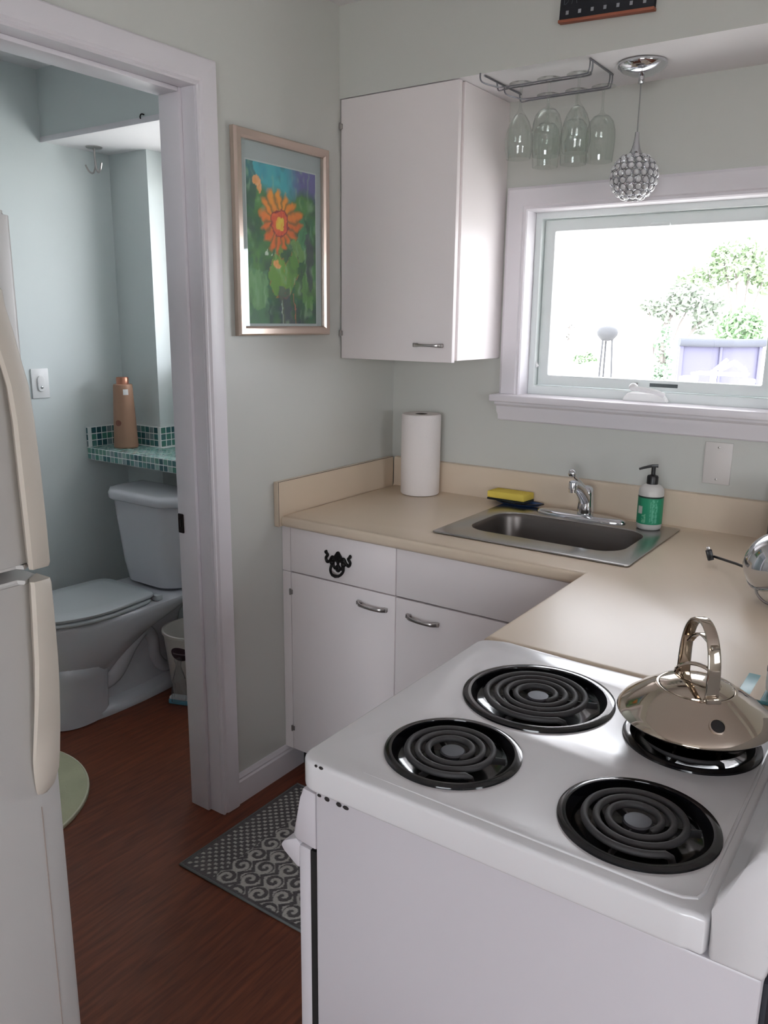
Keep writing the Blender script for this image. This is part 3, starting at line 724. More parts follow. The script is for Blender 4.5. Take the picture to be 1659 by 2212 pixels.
for sgn in (-1, 1):
    m = MB(); q = Kc+hd*(sgn*.0535)+Vector((0, 0, .0745)); m.box(-.011, .011, -.004, .004, -.011, .011, .003)
    R_ = Matrix.Translation(q) @ Matrix.Rotation(math.atan2(hd.y, hd.x)+PI/2, 4, 'Z')
    for v in m.bm.verts: v.co = R_ @ v.co
    m.build('handle_bracket', m_kettle, kt)
# small arched lid grip
m = MB(); g0 = Kc-Vector((.030, -.002, 0)); P = [g0+Vector((.0, 0, .085))]
P = smooth_path([Kc+Vector((-.034, .010, .0875)), Kc+Vector((-.028, .008, .100)), Kc+Vector((-.010, .004, .110)), Kc+Vector((.012, -.002, .110)), Kc+Vector((.026, -.006, .100)), Kc+Vector((.033, -.008, .088))], 6)
m.tube(P, .003, 8); m.build('lid_grip', m_kettle, ld)
for dx in (-.005, .004):
    m = MB(); m.lathe([(.0018, 0), (.0018, .0008), (0, .0009)], Kc+Vector((dx-.012, -.022, .0882)), 8); m.build('vent_hole', m_dark, ld)
# spout opening on the near shoulder
sd = Vector((.55, -.835, 0)).normalized(); q = Kc+sd*.087+Vector((0, 0, .0590))
nrm = (sd*.65+Vector((0, 0, .76))).normalized()
R_ = nrm.to_track_quat('Z', 'Y').to_matrix()
m = MB(); m.lathe([(.0115, -.004), (.0115, .0015), (.0095, .0022), (.0092, .001)], q, 24, R_); m.build('spout_ring', m_kettle, kt)
m = MB(); m.lathe([(.0094, -.002), (.0094, .0004), (0, .0004)], q, 24, R_); o = m.build('spout_hole', m_blackpl, kt)

# ================================================================== REFRIGERATOR
fr = thing('refrigerator', 'white top-freezer refrigerator with aged almond handles at the left edge', 'refrigerator', (.35, -2.25, 0))
FX = .70; FY = -1.897
m = MB(); m.box(.03, .625, -2.62, FY, .03, 1.64, .006); m.build('body', m_fridge, fr)
m = MB(); m.box(.06, .60, -2.6, -1.91, 0, .03); m.build('base', m_dark, fr)
m = MB(); m.box(.625, .635, -2.60, FY-.02, .09, 1.63); m.build('door_gasket', m_dark, fr)
def fdoor(name, z0, z1):
    m = MB(); m.prism([(.637, -2.62), (FX-.006, -2.62), (FX, -2.61), (FX, FY-.036), (FX-.001, FY-.034), (FX-.003, FY-.008), (FX-.010, FY), (.637, FY)], z0, z1, 'xy')
    es = [e for e in m.bm.edges if abs(e.verts[0].co.z-e.verts[1].co.z) < 1e-6]
    bmesh.ops.bevel(m.bm, geom=es, offset=.006, segments=3, affect='EDGES'); return m.build(name, m_fridge, fr, smooth=40)
fz = fdoor('freezer_door', 1.182, 1.648); fd = fdoor('fridge_door', .07, 1.166)
def fhandle(parent, rows, name='handle'):
    """rows: (z, y_inner, y_outer, standoff)"""
    m = MB(); secs = []
    for z, yi_, yo, so in rows:
        x = FX-.004
        secs.append([Vector((x, yi_+.011*min(1, so/.02), z)), Vector((x+so*.8, yi_, z)), Vector((x+so, yi_+.003, z)), Vector((x+so, yo-.004, z)), Vector((x+so-.004, yo, z)), Vector((x-.01, yo, z))])
    m.loft(secs); o = m.build(name, m_almond, parent, smooth=50); o['label'] = 'yellowed almond plastic door handle'; return o
Zs = [(1.184, FY-.032, FY-.003, .026), (1.19, FY-.034, FY-.003, .029), (1.25, FY-.035, FY-.004, .030), (1.32, FY-.036, FY-.005, .029), (1.385, FY-.037, FY-.008, .029), (1.43, FY-.040, FY-.011, .028), (1.46, FY-.046, FY-.017, .027), (1.50, FY-.055, FY-.024, .025), (1.53, FY-.063, FY-.031, .024), (1.55, FY-.066, FY-.032, .022), (1.555, FY-.067, FY-.033, .012)]
fhandle(fz, Zs)
m = MB(); m.box(FX-.002, FX+.014, FY-.080, FY-.034, 1.5565, 1.5605, .001); m.build('handle_cap', m_dark, fz)
Zs = [(.838, FY-.040, FY-.022, .003), (.850, FY-.044, FY-.012, .008), (.872, FY-.047, FY-.006, .012), (.90, FY-.048, FY-.004, .015), (.95, FY-.045, FY-.003, .021), (1.00, FY-.041, FY-.003, .026), (1.05, FY-.038, FY-.003, .029), (1.12, FY-.035, FY-.003, .029), (1.160, FY-.033, FY-.003, .028), (1.166, FY-.032, FY-.003, .025)]
fhandle(fd, Zs)
m = MB(); m.box(FX-.0005, FX+.0006, FY-.0375, FY-.036, .09, .82); m.build('trim_seam', mat('trim_seam', S(150, 136, 128), .7), fd)

# ================================================================== SUNFLOWER PICTURE
pc = thing('framed_sunflower_print', 'framed sunflower print in a champagne metal frame on the left wall', 'picture', (0, -.604, 1.75))
fy0, fy1, fz0, fz1 = -.809, -.399, 1.468, 2.026
m = MB()
fp = [(0, 0), (0, .014), (.003, .020), (.006, .0215), (.021, .0215), (.027, .0165), (.028, .010), (.028, 0)]   # distance inward, depth
cor = [(fy0, fz0, 1, 1), (fy1, fz0, -1, 1), (fy1, fz1, -1, -1), (fy0, fz1, 1, -1)]
secs = [[Vector((.001+t_, y+sy*d, z+sz*d)) for d, t_ in fp] for y, z, sy, sz in cor]
R = [[m.bm.verts.new(p) for p in s_] for s_ in secs]
for i in range(4):
    a, b_ = R[i], R[(i+1) % 4]
    for k in range(len(fp)): m.bm.faces.new((a[k], a[(k+1) % len(fp)], b_[(k+1) % len(fp)], b_[k]))
m.build('frame', m_frame, pc, smooth=25)
m = MB(); m.box(.001, .006, fy0+.026, fy1-.026, fz0+.026, fz1-.026); m.build('mat_board', m_matboard, pc)
m = MB(); m.box(.0062, .0066, -.760, -.450, 1.492, 1.951); m.build('mat_edge', mat('white_bevel', S(214, 226, 226), .7), pc)
ay0, ay1, az0, az1 = -.756, -.454, 1.503, 1.947
NX, NZ = 104, 152
m = MB()
vs = [[m.bm.verts.new((.0069, ay0+(ay1-ay0)*i/NX, az0+(az1-az0)*j/NZ)) for i in range(NX+1)] for j in range(NZ+1)]
for j in range(NZ):
    for i in range(NX): m.bm.faces.new((vs[j][i], vs[j][i+1], vs[j+1][i+1], vs[j+1][i]))
art = m.build('print', attr_mat('sunflower_print', .55), pc, smooth=0)
def artfn(co):
    u = (co.y+.604-ay0-0.0)/(ay1-ay0) if False else ((co.y-.604)-ay0)/(ay1-ay0); v = ((co.z+1.75)-az0)/(az1-az0)   # u right, v up
    w1, w2 = vnoise(u*9, v*11, 8)-.5, vnoise(u*32, v*40, 9)-.5
    u += .05*w1+.028*w2; v += .03*(vnoise(u*9, v*11, 10)-.5)+.018*(vnoise(u*30, v*38, 11)-.5)
    n = vnoise(u*7, v*9, 1); n2 = vnoise(u*16, v*20, 2); n3 = vnoise(u*40, v*46, 3)
    g = mixc(S(24, 84, 52), S(76, 132, 62), n*1.3-.15); g = mixc(g, S(34, 60, 66), max(0, n2-.55)*1.6)
    g = mixc(g, S(20, 98, 84), max(0, .42-n2)*1.4)
    if v < .30: g = mixc(g, S(96, 130, 84), max(0, n-.5)*1.2); g = mixc(g, S(44, 70, 82), max(0, .16-v)*4*n2*1.6)
    if u < .28 and v < .34: g = mixc(g, S(86, 138, 100), .55)
    sky = mixc(S(66, 172, 176), S(40, 140, 160), n2)
    if u > .56: sky = mixc(sky, S(92, 92, 146), (u-.56)*5)
    g = mixc(g, sky, (v-.80-.10*(n-.5)-.03*math.sin(u*8))*12)
    if u < .12 and v > .72: g = mixc(g, S(22, 70, 66), .7)
    # stem and big leaves
    du = u-(.50-.04*math.sin(v*5)); 
    if v < .50 and abs(du) < .022: g = mixc(g, S(120, 150, 60), .8)
    for (cu, cv, ru, rv, an, col) in ((.44, .30, .13, .15, .35, S(108, 160, 58)), (.60, .33, .09, .14, -.3, S(96, 150, 62)), (.72, .49, .11, .055, -.9, S(112, 158, 88)), (.86, .22, .10, .12, .2, S(92, 146, 76)), (.80, .60, .06, .11, .1, S(70, 138, 92)), (.14, .22, .15, .12, 0., S(100, 152, 96)), (.90, .42, .06, .2, .1, S(58, 72, 80))):
        x, y = (u-cu), (v-cv)*1.45; xr, yr = x*math.cos(an)+y*math.sin(an), -x*math.sin(an)+y*math.cos(an)
        d = (xr/ru)**2+(yr/(rv*1.45))**2+(n3-.5)*.5
        if d < 1: g = mixc(g, col, .8)
        elif d < 1.18 and .4 < cu < .7 and cv < .4 and n3 > .45: g = mixc(g, S(196, 132, 60), .5)
    if .34 < u < .66 and v < .24 and abs(u-.5+.25*(v-.2)) < .07+.1*(.24-v): g = mixc(g, S(70, 72, 92), .7)
    for uu, ww, v0, v1, col in ((.47, .008, .0, .14, S(176, 200, 180)), (.66, .009, .0, .2, S(188, 112, 90)), (.25, .012, .44, .47, S(220, 235, 220)), (.31, .010, .45, .465, S(225, 235, 220))):
        if abs(u-uu) < ww and v0 < v < v1: g = mixc(g, col, .75)
    sp_ = vnoise(u*26+3, v*14, 12); g = mixc(g, S(150, 190, 150), max(0, sp_-.66)*1.5); g = mixc(g, S(22, 52, 50), max(0, .3-sp_)*1.4)
    # buds
    for cu, cv, ru, rv in ((.14, .90, .07, .03), (.17, .86, .05, .03), (.40, .385, .07, .025)):
        if ((u-cu)/ru)**2+((v-cv)/rv)**2 < .75+.5*n3: g = mixc(g, mixc(S(226, 150, 70), S(240, 180, 130), n3), .85)
    # flower head
    x, y = u-.46, (v-.645)*1.47; d = math.hypot(x, y); a = math.atan2(y, x)
    pet = .345*(.80+.20*abs(math.cos(a*7.5+.6*n)))*(1+.12*math.sin(a*3+1)+.10*(n3-.5))*(.9+.1*math.sin(a))
    if d < pet:
        k = abs(math.cos(a*7.5+.6*n)); c1 = mixc(S(208, 98, 40), S(226, 150, 44), max(0, math.sin(a))*.8+.3*n3)
        g = mixc(mixc(S(104, 92, 40), c1, .15+.95*k), g, .75*max(0, (d/pet-.86)/.14))
    if d < .135: g = mixc(S(196, 64, 44), S(222, 104, 52), n3)
    if d < .14 and d > .125: g = S(140, 50, 40)
    if math.hypot(x-.005, y+.015) < .072+.03*(n3-.5): g = mixc(S(244, 206, 70), S(236, 160, 50), n3)
    return g
set_print(art, lambda co: tuple(min(1, c*1.35+.012) for c in artfn(co)))
m = MB(); m.box(.0105, .0112, fy0+.0265, fy1-.0265, fz0+.0265, fz1-.0265); m.build('glazing', m_picglass, pc, smooth=0)

# ================================================================== GLASS RACK + WINE GLASSES
rk = thing('stemware_rack', 'wire stemware rack screwed under the soffit beside the lamp', 'rack', (.66, -.22, ZS-.04))
RZ = 2.152; lanes = [-.290, -.142]
m_wire = mat('grey_wire', S(128, 128, 134), .35, metal=.9)
for y in lanes:
    for s_ in (-1, 1):
        yy = y+s_*.0095
        P = [(.507, y+s_*.05, ZS-.003), (.512, y+s_*.05, RZ+.012), (.536, y+s_*.026, RZ+.003), (.565, yy, RZ), (.70, yy, RZ), (.795, yy, RZ), (.806, yy, RZ+.006), (.809, yy, RZ+.018), (.809, yy, ZS-.003)]
        m = MB(); m.tube(smooth_path(P, 5), .0021, 7); m.build('rail', m_wire, rk)
for x0 in (.507, .809):
    m = MB(); y0, y1 = lanes[0]-.06 if x0 < .6 else lanes[0]-.012, lanes[1]+.06 if x0 < .6 else lanes[1]+.012
    m.tube([(x0, max(y0, -.335+.02), ZS-.0035), (x0, y1, ZS-.0035)], .0026, 7); m.build('cross_wire', m_wire, rk)
def wineglass(kind):
    t = thing('wine_glass', 'x', 'wine glass', (0, 0, 0))
    zb = RZ+.004
    bowls = {'tulip': [(.0045, -.062), (.0075, -.070), (.0165, -.082), (.0275, -.099), (.0360, -.124), (.0395, -.147), (.0390, -.168), (.0345, -.190), (.0330, -.195)],
             'round': [(.0045, -.062), (.0085, -.070), (.0230, -.078), (.0335, -.091), (.0395, -.113), (.0410, -.135), (.0400, -.160), (.0375, -.188), (.0368, -.196)]}[kind]
    pr = [(0, .0075), (.006, .0066), (.012, .0036), (.030, .0008), (.0335, .0), (.0335, -.0012), (.014, -.0012), (.006, -.0045), (.0038, -.012), (.0036, -.03), (.0037, -.052)]+bowls
    inner = [(r-.0011, z) for r, z in reversed(bowls) if r > .012]+[(0, bowls[1][1]-.004)]
    m = MB(); m.lathe([(r, z) for r, z in pr]+inner, (0, 0, 0), 40)
    o = m.build('glass', m_wine, t, smooth=60); return t
protoA = wineglass('tulip'); protoB = wineglass('round')
spots = [('A', .610, lanes[0], 'wine glass in the front lane of the rack nearest the cabinet'), ('B', .693, lanes[0], 'middle wine glass of the front lane of the rack'), ('A', .778, lanes[0], 'wine glass in the front lane of the rack nearest the lamp'),
         ('B', .625, lanes[1], 'rear wine glass of the rack nearest the cabinet, behind the front row'), ('B', .712, lanes[1], 'middle wine glass of the rear lane, half hidden behind front glasses'), ('B', .790, lanes[1], 'rear wine glass of the rack nearest the hanging lamp')]
used = {}
for kd, x, y, lab in spots:
    pr = protoA if kd == 'A' else protoB
    o = pr if kd not in used else copy_tree(pr)
    used[kd] = 1
    o.location = (x, y, RZ+.004); tag(o, lab, 'wine glass', 'wine glasses hanging in the rack')

# ================================================================== PENDANT LAMP
pd = thing('crystal_pendant_lamp', 'small crystal ball pendant lamp on a chrome canopy by the window', 'lamp', (.908, -.185, ZS))
pxx, pyy = .909, -.185
m = MB(); m.lathe([(.063, -.0005), (.064, -.006), (.0625, -.011), (.050, -.022), (.03, -.030), (.012, -.034), (0, -.0345)], (pxx, pyy, ZS), 56); m.build('canopy', m_chrome, pd, smooth=60)
m = MB(); m.lathe([(.008, -.032), (.008, -.048), (.0068, -.052), (0, -.053)], (pxx, pyy, ZS), 20); m.build('cord_grip', m_chrome, pd)
m = MB(); m.tube([(pxx, pyy, ZS-.05), (pxx, pyy, 2.012)], .0019, 8); m.build('cord', mat('grey_cord', S(136, 138, 136), .5), pd)
m = MB(); m.lathe([(0, 2.020), (.0055, 2.018), (.0062, 2.008), (.008, 1.992), (.0125, 1.975), (.020, 1.963), (.0275, 1.957), (.0265, 1.956), (0, 1.960)], (pxx, pyy, 0), 36); m.build('socket_cone', m_chrome, pd, smooth=60)
BC = Vector((pxx, pyy, 1.905)); BR = .0615
cg = MB(); cr_mesh = None
m_cryst = mat('crystal', S(250, 250, 252), .06, spec=.9)
m_cryst.node_tree.nodes['Principled BSDF'].inputs['Transmission Weight'].default_value = .3
m_cage = mat('cage_wire', S(150, 150, 156), .25, metal=1.)
cage = None
lat = [54, 37, 20, 3, -14, -31, -48, -64]
crs = []
for ri, la in enumerate(lat):
    rr = BR*math.cos(math.radians(la)); n = max(6, round(2*PI*rr/.0206))
    for k in range(n):
        a = 2*PI*(k+.5*(ri % 2))/n
        d = Vector((math.cos(a)*math.cos(math.radians(la)), math.sin(a)*math.cos(math.radians(la)), math.sin(math.radians(la))))
        Q = d.to_track_quat('Z', 'Y').to_matrix()
        cg.tube([BC+d*BR+Q @ Vector((0.0089*math.cos(2*PI*q/14), 0.0089*math.sin(2*PI*q/14), 0)) for q in range(14)], .00085, 5, closed=True)
        crs.append((d, Q))
cage = cg.build('wire_cage', m_cage, pd); cage['kind'] = 'stuff'
m = MB(); m.lathe([(0, -.0038), (.0045, -.0034), (.0078, 0), (.0052, .0034), (.0028, .0042), (0, .0043)], (0, 0, 0), 12)
c0 = m.build('crystal', m_cryst, None, smooth=12)
for i, (d, Q) in enumerate(crs):
    o = c0 if i == 0 else bpy.data.objects.new('crystal', c0.data)
    if i: COL.objects.link(o)
    o.parent = pd; o.matrix_local = Matrix.Translation(BC+d*BR-pd.location) @ Q.to_4x4()

# ================================================================== CHALKBOARD SIGN ON THE SOFFIT
sg = thing('chalk_calendar_sign', 'black chalk calendar board with a wooden bottom rail on the soffit', 'sign', (.86, -.323, 2.35), rotz=0)
sg.rotation_euler = (0, math.radians(2.8), 0)
m_board = mat('chalk_board_black', S(26, 27, 34), .8); m_wood = mat('orange_brown_wood', S(150, 84, 62), .6, var=(8, .2, (1, 1, 8)))
m_chalk = mat('chalk_white', S(150, 152, 158), .9); m_chalk2 = mat('faint_chalk', S(74, 78, 84), .9)
def lm(m, name, mt, p=sg): return m.build(name, mt, p, local=True)
m = MB(); m.box(-.1235, .1235, -.017, -.002, -.078, .06, .001); lm(m, 'board', m_board)
m = MB(); m.box(-.125, .125, -.020, -.001, -.085, -.078, .001); lm(m, 'rail', m_wood)
for k in range(7):
    x = -.102+.0335*k; bright = (.6, .9, .5, .75, .75, .95, .7)[k]
    m = MB(); m.box(x-.0038, x+.0038, -.0176, -.0168, -.0675, -.0585); lm(m, 'chalk_square', m_chalk)
m = MB()
for pts in ([(-.112, -.044), (-.112, -.020), (-.103, -.024), (-.101, -.036), (-.110, -.044)], [(-.092, -.044), (-.085, -.02), (-.078, -.044)], [(-.056, -.022), (-.055, -.036), (-.046, -.036), (-.046, -.022)], [(-.036, -.036), (-.03, -.022), (-.024, -.036)]):
    m.tube(smooth_path([(a, -.0173, b_) for a, b_ in pts], 3), .0009, 5)
o = lm(m, 'chalk_scribble', m_chalk2); o['kind'] = 'stuff'

# ================================================================== RUGS
def spiral(u, v, w=.5):
    r = math.hypot(u, v); a = math.atan2(v, u)/(2*PI)
    return ((r*2.55-a) % 1.0) < w
rx0, rx1, ry0, ry1 = .090, .93, -1.180, -.672
NXr, NYr = 330, 200
D1, D2, L1 = S(84, 82, 83), S(106, 103, 103), S(192, 189, 183)
def rugpat(x, y):
    lx, ly = x-rx0, y-ry0
    if min(lx, ly, rx1-x, ry1-y) < .011: return 0
    cell = .060
    if lx < .118 or ly > .508-.06 and False:
        c_ = .0128; i, j = math.floor(lx/c_), math.floor(ly/c_); u = lx/c_-i-.5; v = ly/c_-j-.5
        return 1 if (i+j) % 2 == 0 and abs(u+.3*v) < .42 and abs(v-.2*u) < .34 else 0
    a, b_ = (lx-.118)/cell, (ly-.008)/cell
    b_ += .5*(math.floor(a) % 2)
    i, j = math.floor(a), math.floor(b_); u, v = a-i-.5, b_-j-.5
    if (i+j) % 2: u = -u
    if math.hypot(u, v) < .44: return 1 if spiral(u, v, .47) else 0
    return 1 if abs((abs(u)+abs(v))-.78) > .13 else 0
rugo = thing('kitchen_rug', 'grey woven rug with scroll and dot pattern in front of the base cabinets', 'rug', (.5, -.93, 0))
m = MB(); vs = []
for j in range(NYr+1):
    row = []
    for i in range(NXr+1):
        x = rx0+(rx1-rx0)*i/NXr; y = ry0+(ry1-ry0)*j/NYr
        edge = min(i, j, NXr-i, NYr-j) == 0
        row.append(m.bm.verts.new((x, y, .0005 if edge else .0055+.0012*rugpat(x, y))))
    vs.append(row)
for j in range(NYr):
    for i in range(NXr): m.bm.faces.new((vs[j][i], vs[j][i+1], vs[j+1][i+1], vs[j+1][i]))
ro = m.build('pile', attr_mat('rug_weave', .95, .1), rugo, smooth=0)
def rugfn(co):
    x, y = co.x+.5, co.y-.93; n = hash2(int(x*900), int(y*900))
    if rugpat(x, y): return mixc(L1, S(146, 143, 140), n*.6)
    return mixc(D1, D2, n)
set_print(ro, rugfn)
m = MB(); m.tube([(rx0, ry0, .004), (rx1, ry0, .004), (rx1, ry1, .004), (rx0, ry1, .004)], .0042, 6, closed=True); m.build('binding', mat('grey_binding', S(106, 110, 110), .9), rugo)

bmx, bmy, bmr = -.68, -1.38, .37
t = thing('round_bath_mat', 'pale green round bath mat on the bathroom floor beside the refrigerator', 'bath mat', (bmx, bmy, 0))
m = MB(); m.lathe([(0, .012), (.30, .012), (.345, .012), (.362, .0115), (.37, .008), (.37, .001), (0, .001)], (bmx, bmy, 0), 72); m.build('pile', mat('pale_green_mat', S(186, 188, 158), .95, var=(12, .22, (1, 1, 1)), bump=(140, .5, .004)), t)
m = MB(); m.tube([(bmx+.3655*math.cos(2*PI*k/72), bmy+.3655*math.sin(2*PI*k/72), .0085) for k in range(72)], .0045, 6, closed=True); m.build('edge_binding', mat('pale_binding', S(206, 206, 184), .9), t)

# ================================================================== BATHROOM
XT = -.98
tl = thing('toilet', 'white two-piece toilet with closed lid under the tiled shelf', 'toilet', (XT, -.55, 0))
def egg(yf, yb, hw, z, hb=None, ef=2.3, eb=4., n=56, xc=XT):
    hb = hb if hb is not None else hw; yc = yb-(yb-yf)*.42; out = []
    for k in range(n):
        a = 2*PI*k/n; c_, s_ = math.cos(a), math.sin(a); e = ef if s_ < 0 else eb
        px_ = math.copysign(abs(c_)**(2/e), c_); py_ = math.copysign(abs(s_)**(2/e), s_)
        y = yc+py_*((yb-yc) if s_ > 0 else (yc-yf)); h_ = hw if s_ <= 0 else hw+(hb-hw)*py_
        out.append(Vector((xc+px_*h_, y, z)))
    return out
m = MB()
m.loft([egg(-.925, -.62, .10, .12, .07), egg(-.935, -.60, .135, .17, .09), egg(-.945, -.54, .160, .225, .11), egg(-.958, -.44, .178, .285, .13), egg(-.968, -.30, .192, .335, .155), egg(-.974, -.215, .198, .375, .185), egg(-.974, -.205, .199, .388, .19), egg(-.968, -.205, .195, .400, .188), egg(-.955, -.21, .18, .403, .18)])
m.build('bowl', m_porcelain, tl, smooth=60)
m = MB()
m.loft([egg(-.955, -.695, .160, .004, .150, 2.6, 5), egg(-.950, -.695, .155, .05, .146, 2.6, 5), egg(-.940, -.690, .150, .12, .142, 2.5, 5), egg(-.940, -.685, .152, .18, .142, 2.4, 5), egg(-.945, -.67, .158, .215, .14, 2.4, 4), egg(-.935, -.65, .13, .25, .11, 2.4, 4)])
m.build('pedestal', m_porcelain, tl, smooth=60)
m = MB()
m.loft([egg(-.955, -.28, .163, 0, .150, 2.8), egg(-.955, -.28, .163, .022, .150, 2.8), egg(-.945, -.285, .150, .032, .135, 2.8), egg(-.90, -.30, .105, .045, .085, 2.8), egg(-.88, -.29, .085, .15, .075, 2.8), egg(-.86, -.26, .085, .28, .09, 2.8), egg(-.84, -.22, .10, .37, .15, 2.8)])
m.build('base', m_porcelain, tl, smooth=60)
for sx in (-1, 1):
    m = MB(); P = smooth_path([(XT+sx*.085, -.76, .10), (XT+sx*.088, -.66, .13), (XT+sx*.090, -.58, .23), (XT+sx*.088, -.50, .27), (XT+sx*.086, -.45, .22), (XT+sx*.086, -.44, .13), (XT+sx*.082, -.39, .07), (XT+sx*.075, -.33, .08)], 6)
    m.tube(P, [.026+.018*math.sin(PI*min(1, i/20)) for i in range(len(P))], 12); m.build('trapway', m_porcelain, tl, smooth=60)
m = MB(); m.loft([egg(-.960, -.488, .186, .4045, .170, 2.3, 8), egg(-.966, -.486, .190, .409, .174, 2.3, 8), egg(-.966, -.486, .190, .417, .174, 2.3, 8), egg(-.960, -.488, .186, .4205, .170, 2.3, 8)]); m.build('seat', m_seat, tl, smooth=60)
m = MB(); m.loft([egg(-.958, -.476, .183, .4235, .165, 2.3, 9), egg(-.966, -.473, .189, .428, .170, 2.3, 9), egg(-.966, -.473, .189, .436, .170, 2.3, 9), egg(-.955, -.478, .181, .4405, .163, 2.3, 9), egg(-.88, -.52, .12, .4425, .12, 2.3, 9)]); m.build('seat_lid', m_seat, tl, smooth=60)
for sx in (-1, 1):
    m = MB(); m.box(XT+sx*.155-.022, XT+sx*.155+.022, -.488, -.455, .404, .428, .006); m.build('hinge_cap', m_seat, tl)
def tankpoly(hw, yf, yb, ch, fl, z):
    P = [(-hw, yb), (-hw, yf+ch), (-fl, yf), (fl, yf), (hw, yf+ch), (hw, yb)]; out = []
    n = len(P)
    for i in range(n):
        a, b_, c_ = Vector(P[i-1]), Vector(P[i]), Vector(P[(i+1) % n])
        r = .028 if 0 < i < 5 else .018
        p0 = b_+(a-b_).normalized()*r; p2 = b_+(c_-b_).normalized()*r
        for k in range(5):
            t_ = k/4; q = p0*(1-t_)**2+b_*2*t_*(1-t_)+p2*t_*t_; out.append(Vector((XT-.01+q.x, q.y, z)))
    return out
m = MB(); m.loft([tankpoly(.150, -.375, -.225, .05, .09, .405), tankpoly(.165, -.392, -.215, .05, .10, .418), tankpoly(.182, -.402, -.21, .055, .115, .50), tankpoly(.205, -.415, -.205, .06, .135, .70), tankpoly(.212, -.420, -.205, .06, .14, .778)]); m.build('tank', m_porcelain, tl, smooth=40)
m = MB(); m.loft([tankpoly(.222, -.430, -.20, .062, .15, .772), tankpoly(.228, -.436, -.196, .063, .152, .778), tankpoly(.229, -.437, -.195, .063, .152, .800), tankpoly(.222, -.430, -.20, .06, .148, .811), tankpoly(.20, -.41, -.215, .055, .13, .815)]); m.build('tank_lid', m_porcelain, tl, smooth=50)

# tiled shelf: grout core with every mosaic tile a part
ts = thing('tiled_shelf', 'bathroom shelf covered in small teal glass mosaic tiles above the toilet', 'shelf', (-1.0, -.2, .90))
SX0, SX1, SY0, SZ0, SZ1 = -1.398, -.75, -.338, .9035, .955
m = MB(); m.prism([(SX0, SY0-.0004), (SX1, SY0-.0004), (SX1, -.002), (-1.154, -.002), (-1.154, -.132), (SX0, -.132)], SZ0, SZ1+.0006); m.build('shelf_core', m_grout, ts, smooth=0)
m = MB(); m.box(SX0, -1.3859, SY0+.0006, -.132, SZ1-.001, 1.044); m.build('splash_core', m_grout, ts, smooth=0)
m = MB(); m.box(-1.3885, -1.1555, -.1421, -.1305, SZ1-.001, 1.044); m.build('splash_core', m_grout, ts, smooth=0)
m = MB(); m.box(-1.1555, -1.1444, -.1421, -.003, SZ1-.001, 1.044); m.build('splash_core', m_grout, ts, smooth=0)
tile_m = [mat('teal_glass_tile', S(*c), .12, spec=.6) for c in ((62, 112, 114), (88, 136, 132), (122, 162, 156), (74, 132, 118), (52, 96, 102), (142, 174, 168), (128, 150, 154), (100, 150, 136))]
PT = .0262
def tile_mesh(a, b_, th=.004):
    m = MB(); m.box(-a/2, a/2, -b_/2, b_/2, 0, th, .0009, 1); return m
tmeshes = {}
def tile(pos, normal, up_, mi, a=.0226, b_=.0226):
    key = (mi, round(a, 4), round(b_, 4))
    if key not in tmeshes:
        o = tile_mesh(a, b_).build('tile', tile_m[mi], ts, local=True); tmeshes[key] = o.data
    else:
        o = bpy.data.objects.new('tile', tmeshes[key]); COL.objects.link(o); o.parent = ts
    z = Vector(normal); y = Vector(up_); x = y.cross(z)
    R_ = Matrix((x, y, z)).transposed().to_4x4()
    o.matrix_local = Matrix.Translation(Vector(pos)-ts.location) @ R_
rnd = random.Random(3)
mix = lambda: rnd.choice([0, 0, 1, 1, 2, 3, 4, 5, 6, 7])
dark = lambda: rnd.choice([0, 0, 4, 4, 1, 3, 6])
for i in range(24):
    for j in range(2): tile((SX0+.014+PT*i, SY0+.0025, SZ0+.0128+PT*j), (0, -1, 0), (0, 0, 1), mix())
for j in range(7):
    for i in range(24):
        tile((SX0+.014+PT*i, SY0+.013+PT*j, SZ1-.0025), (0, 0, 1), (0, 1, 0), rnd.choice([2, 5, 5, 2, 1, 7, 6]))
m = MB()       # the rows of the window niche, out of sight behind the jamb
for j in range(7, 12):
    for i in range(11, 24):
        x, y = SX0+.014+PT*i, SY0+.013+PT*j; m.box(x-.0113, x+.0113, y-.0113, y+.0113, SZ1-.0025, SZ1+.0015)
o = m.build('niche_tiles', tile_m[2], ts); o['kind'] = 'stuff'
ZR = [SZ1+.0155+.0290*k for k in range(3)]
for z_ in ZR:
    for k in range(7): tile((-1.389, SY0+.030+.0272*k, z_), (1, 0, 0), (0, 0, 1), dark(), .0238, .0252)
    tile((-1.3935, SY0+.0035, z_), (0, -1, 0), (0, 0, 1), dark(), .0085, .0252)
    for k in range(8): tile((-1.373+.0286*k, -.139, z_), (0, -1, 0), (0, 0, 1), dark(), .0250, .0252)
    for k in range(4): tile((-1.1475, -.124+.0295*k, z_), (1, 0, 0), (0, 0, 1), rnd.choice([0, 1, 3, 7, 4]), .0252, .0252)

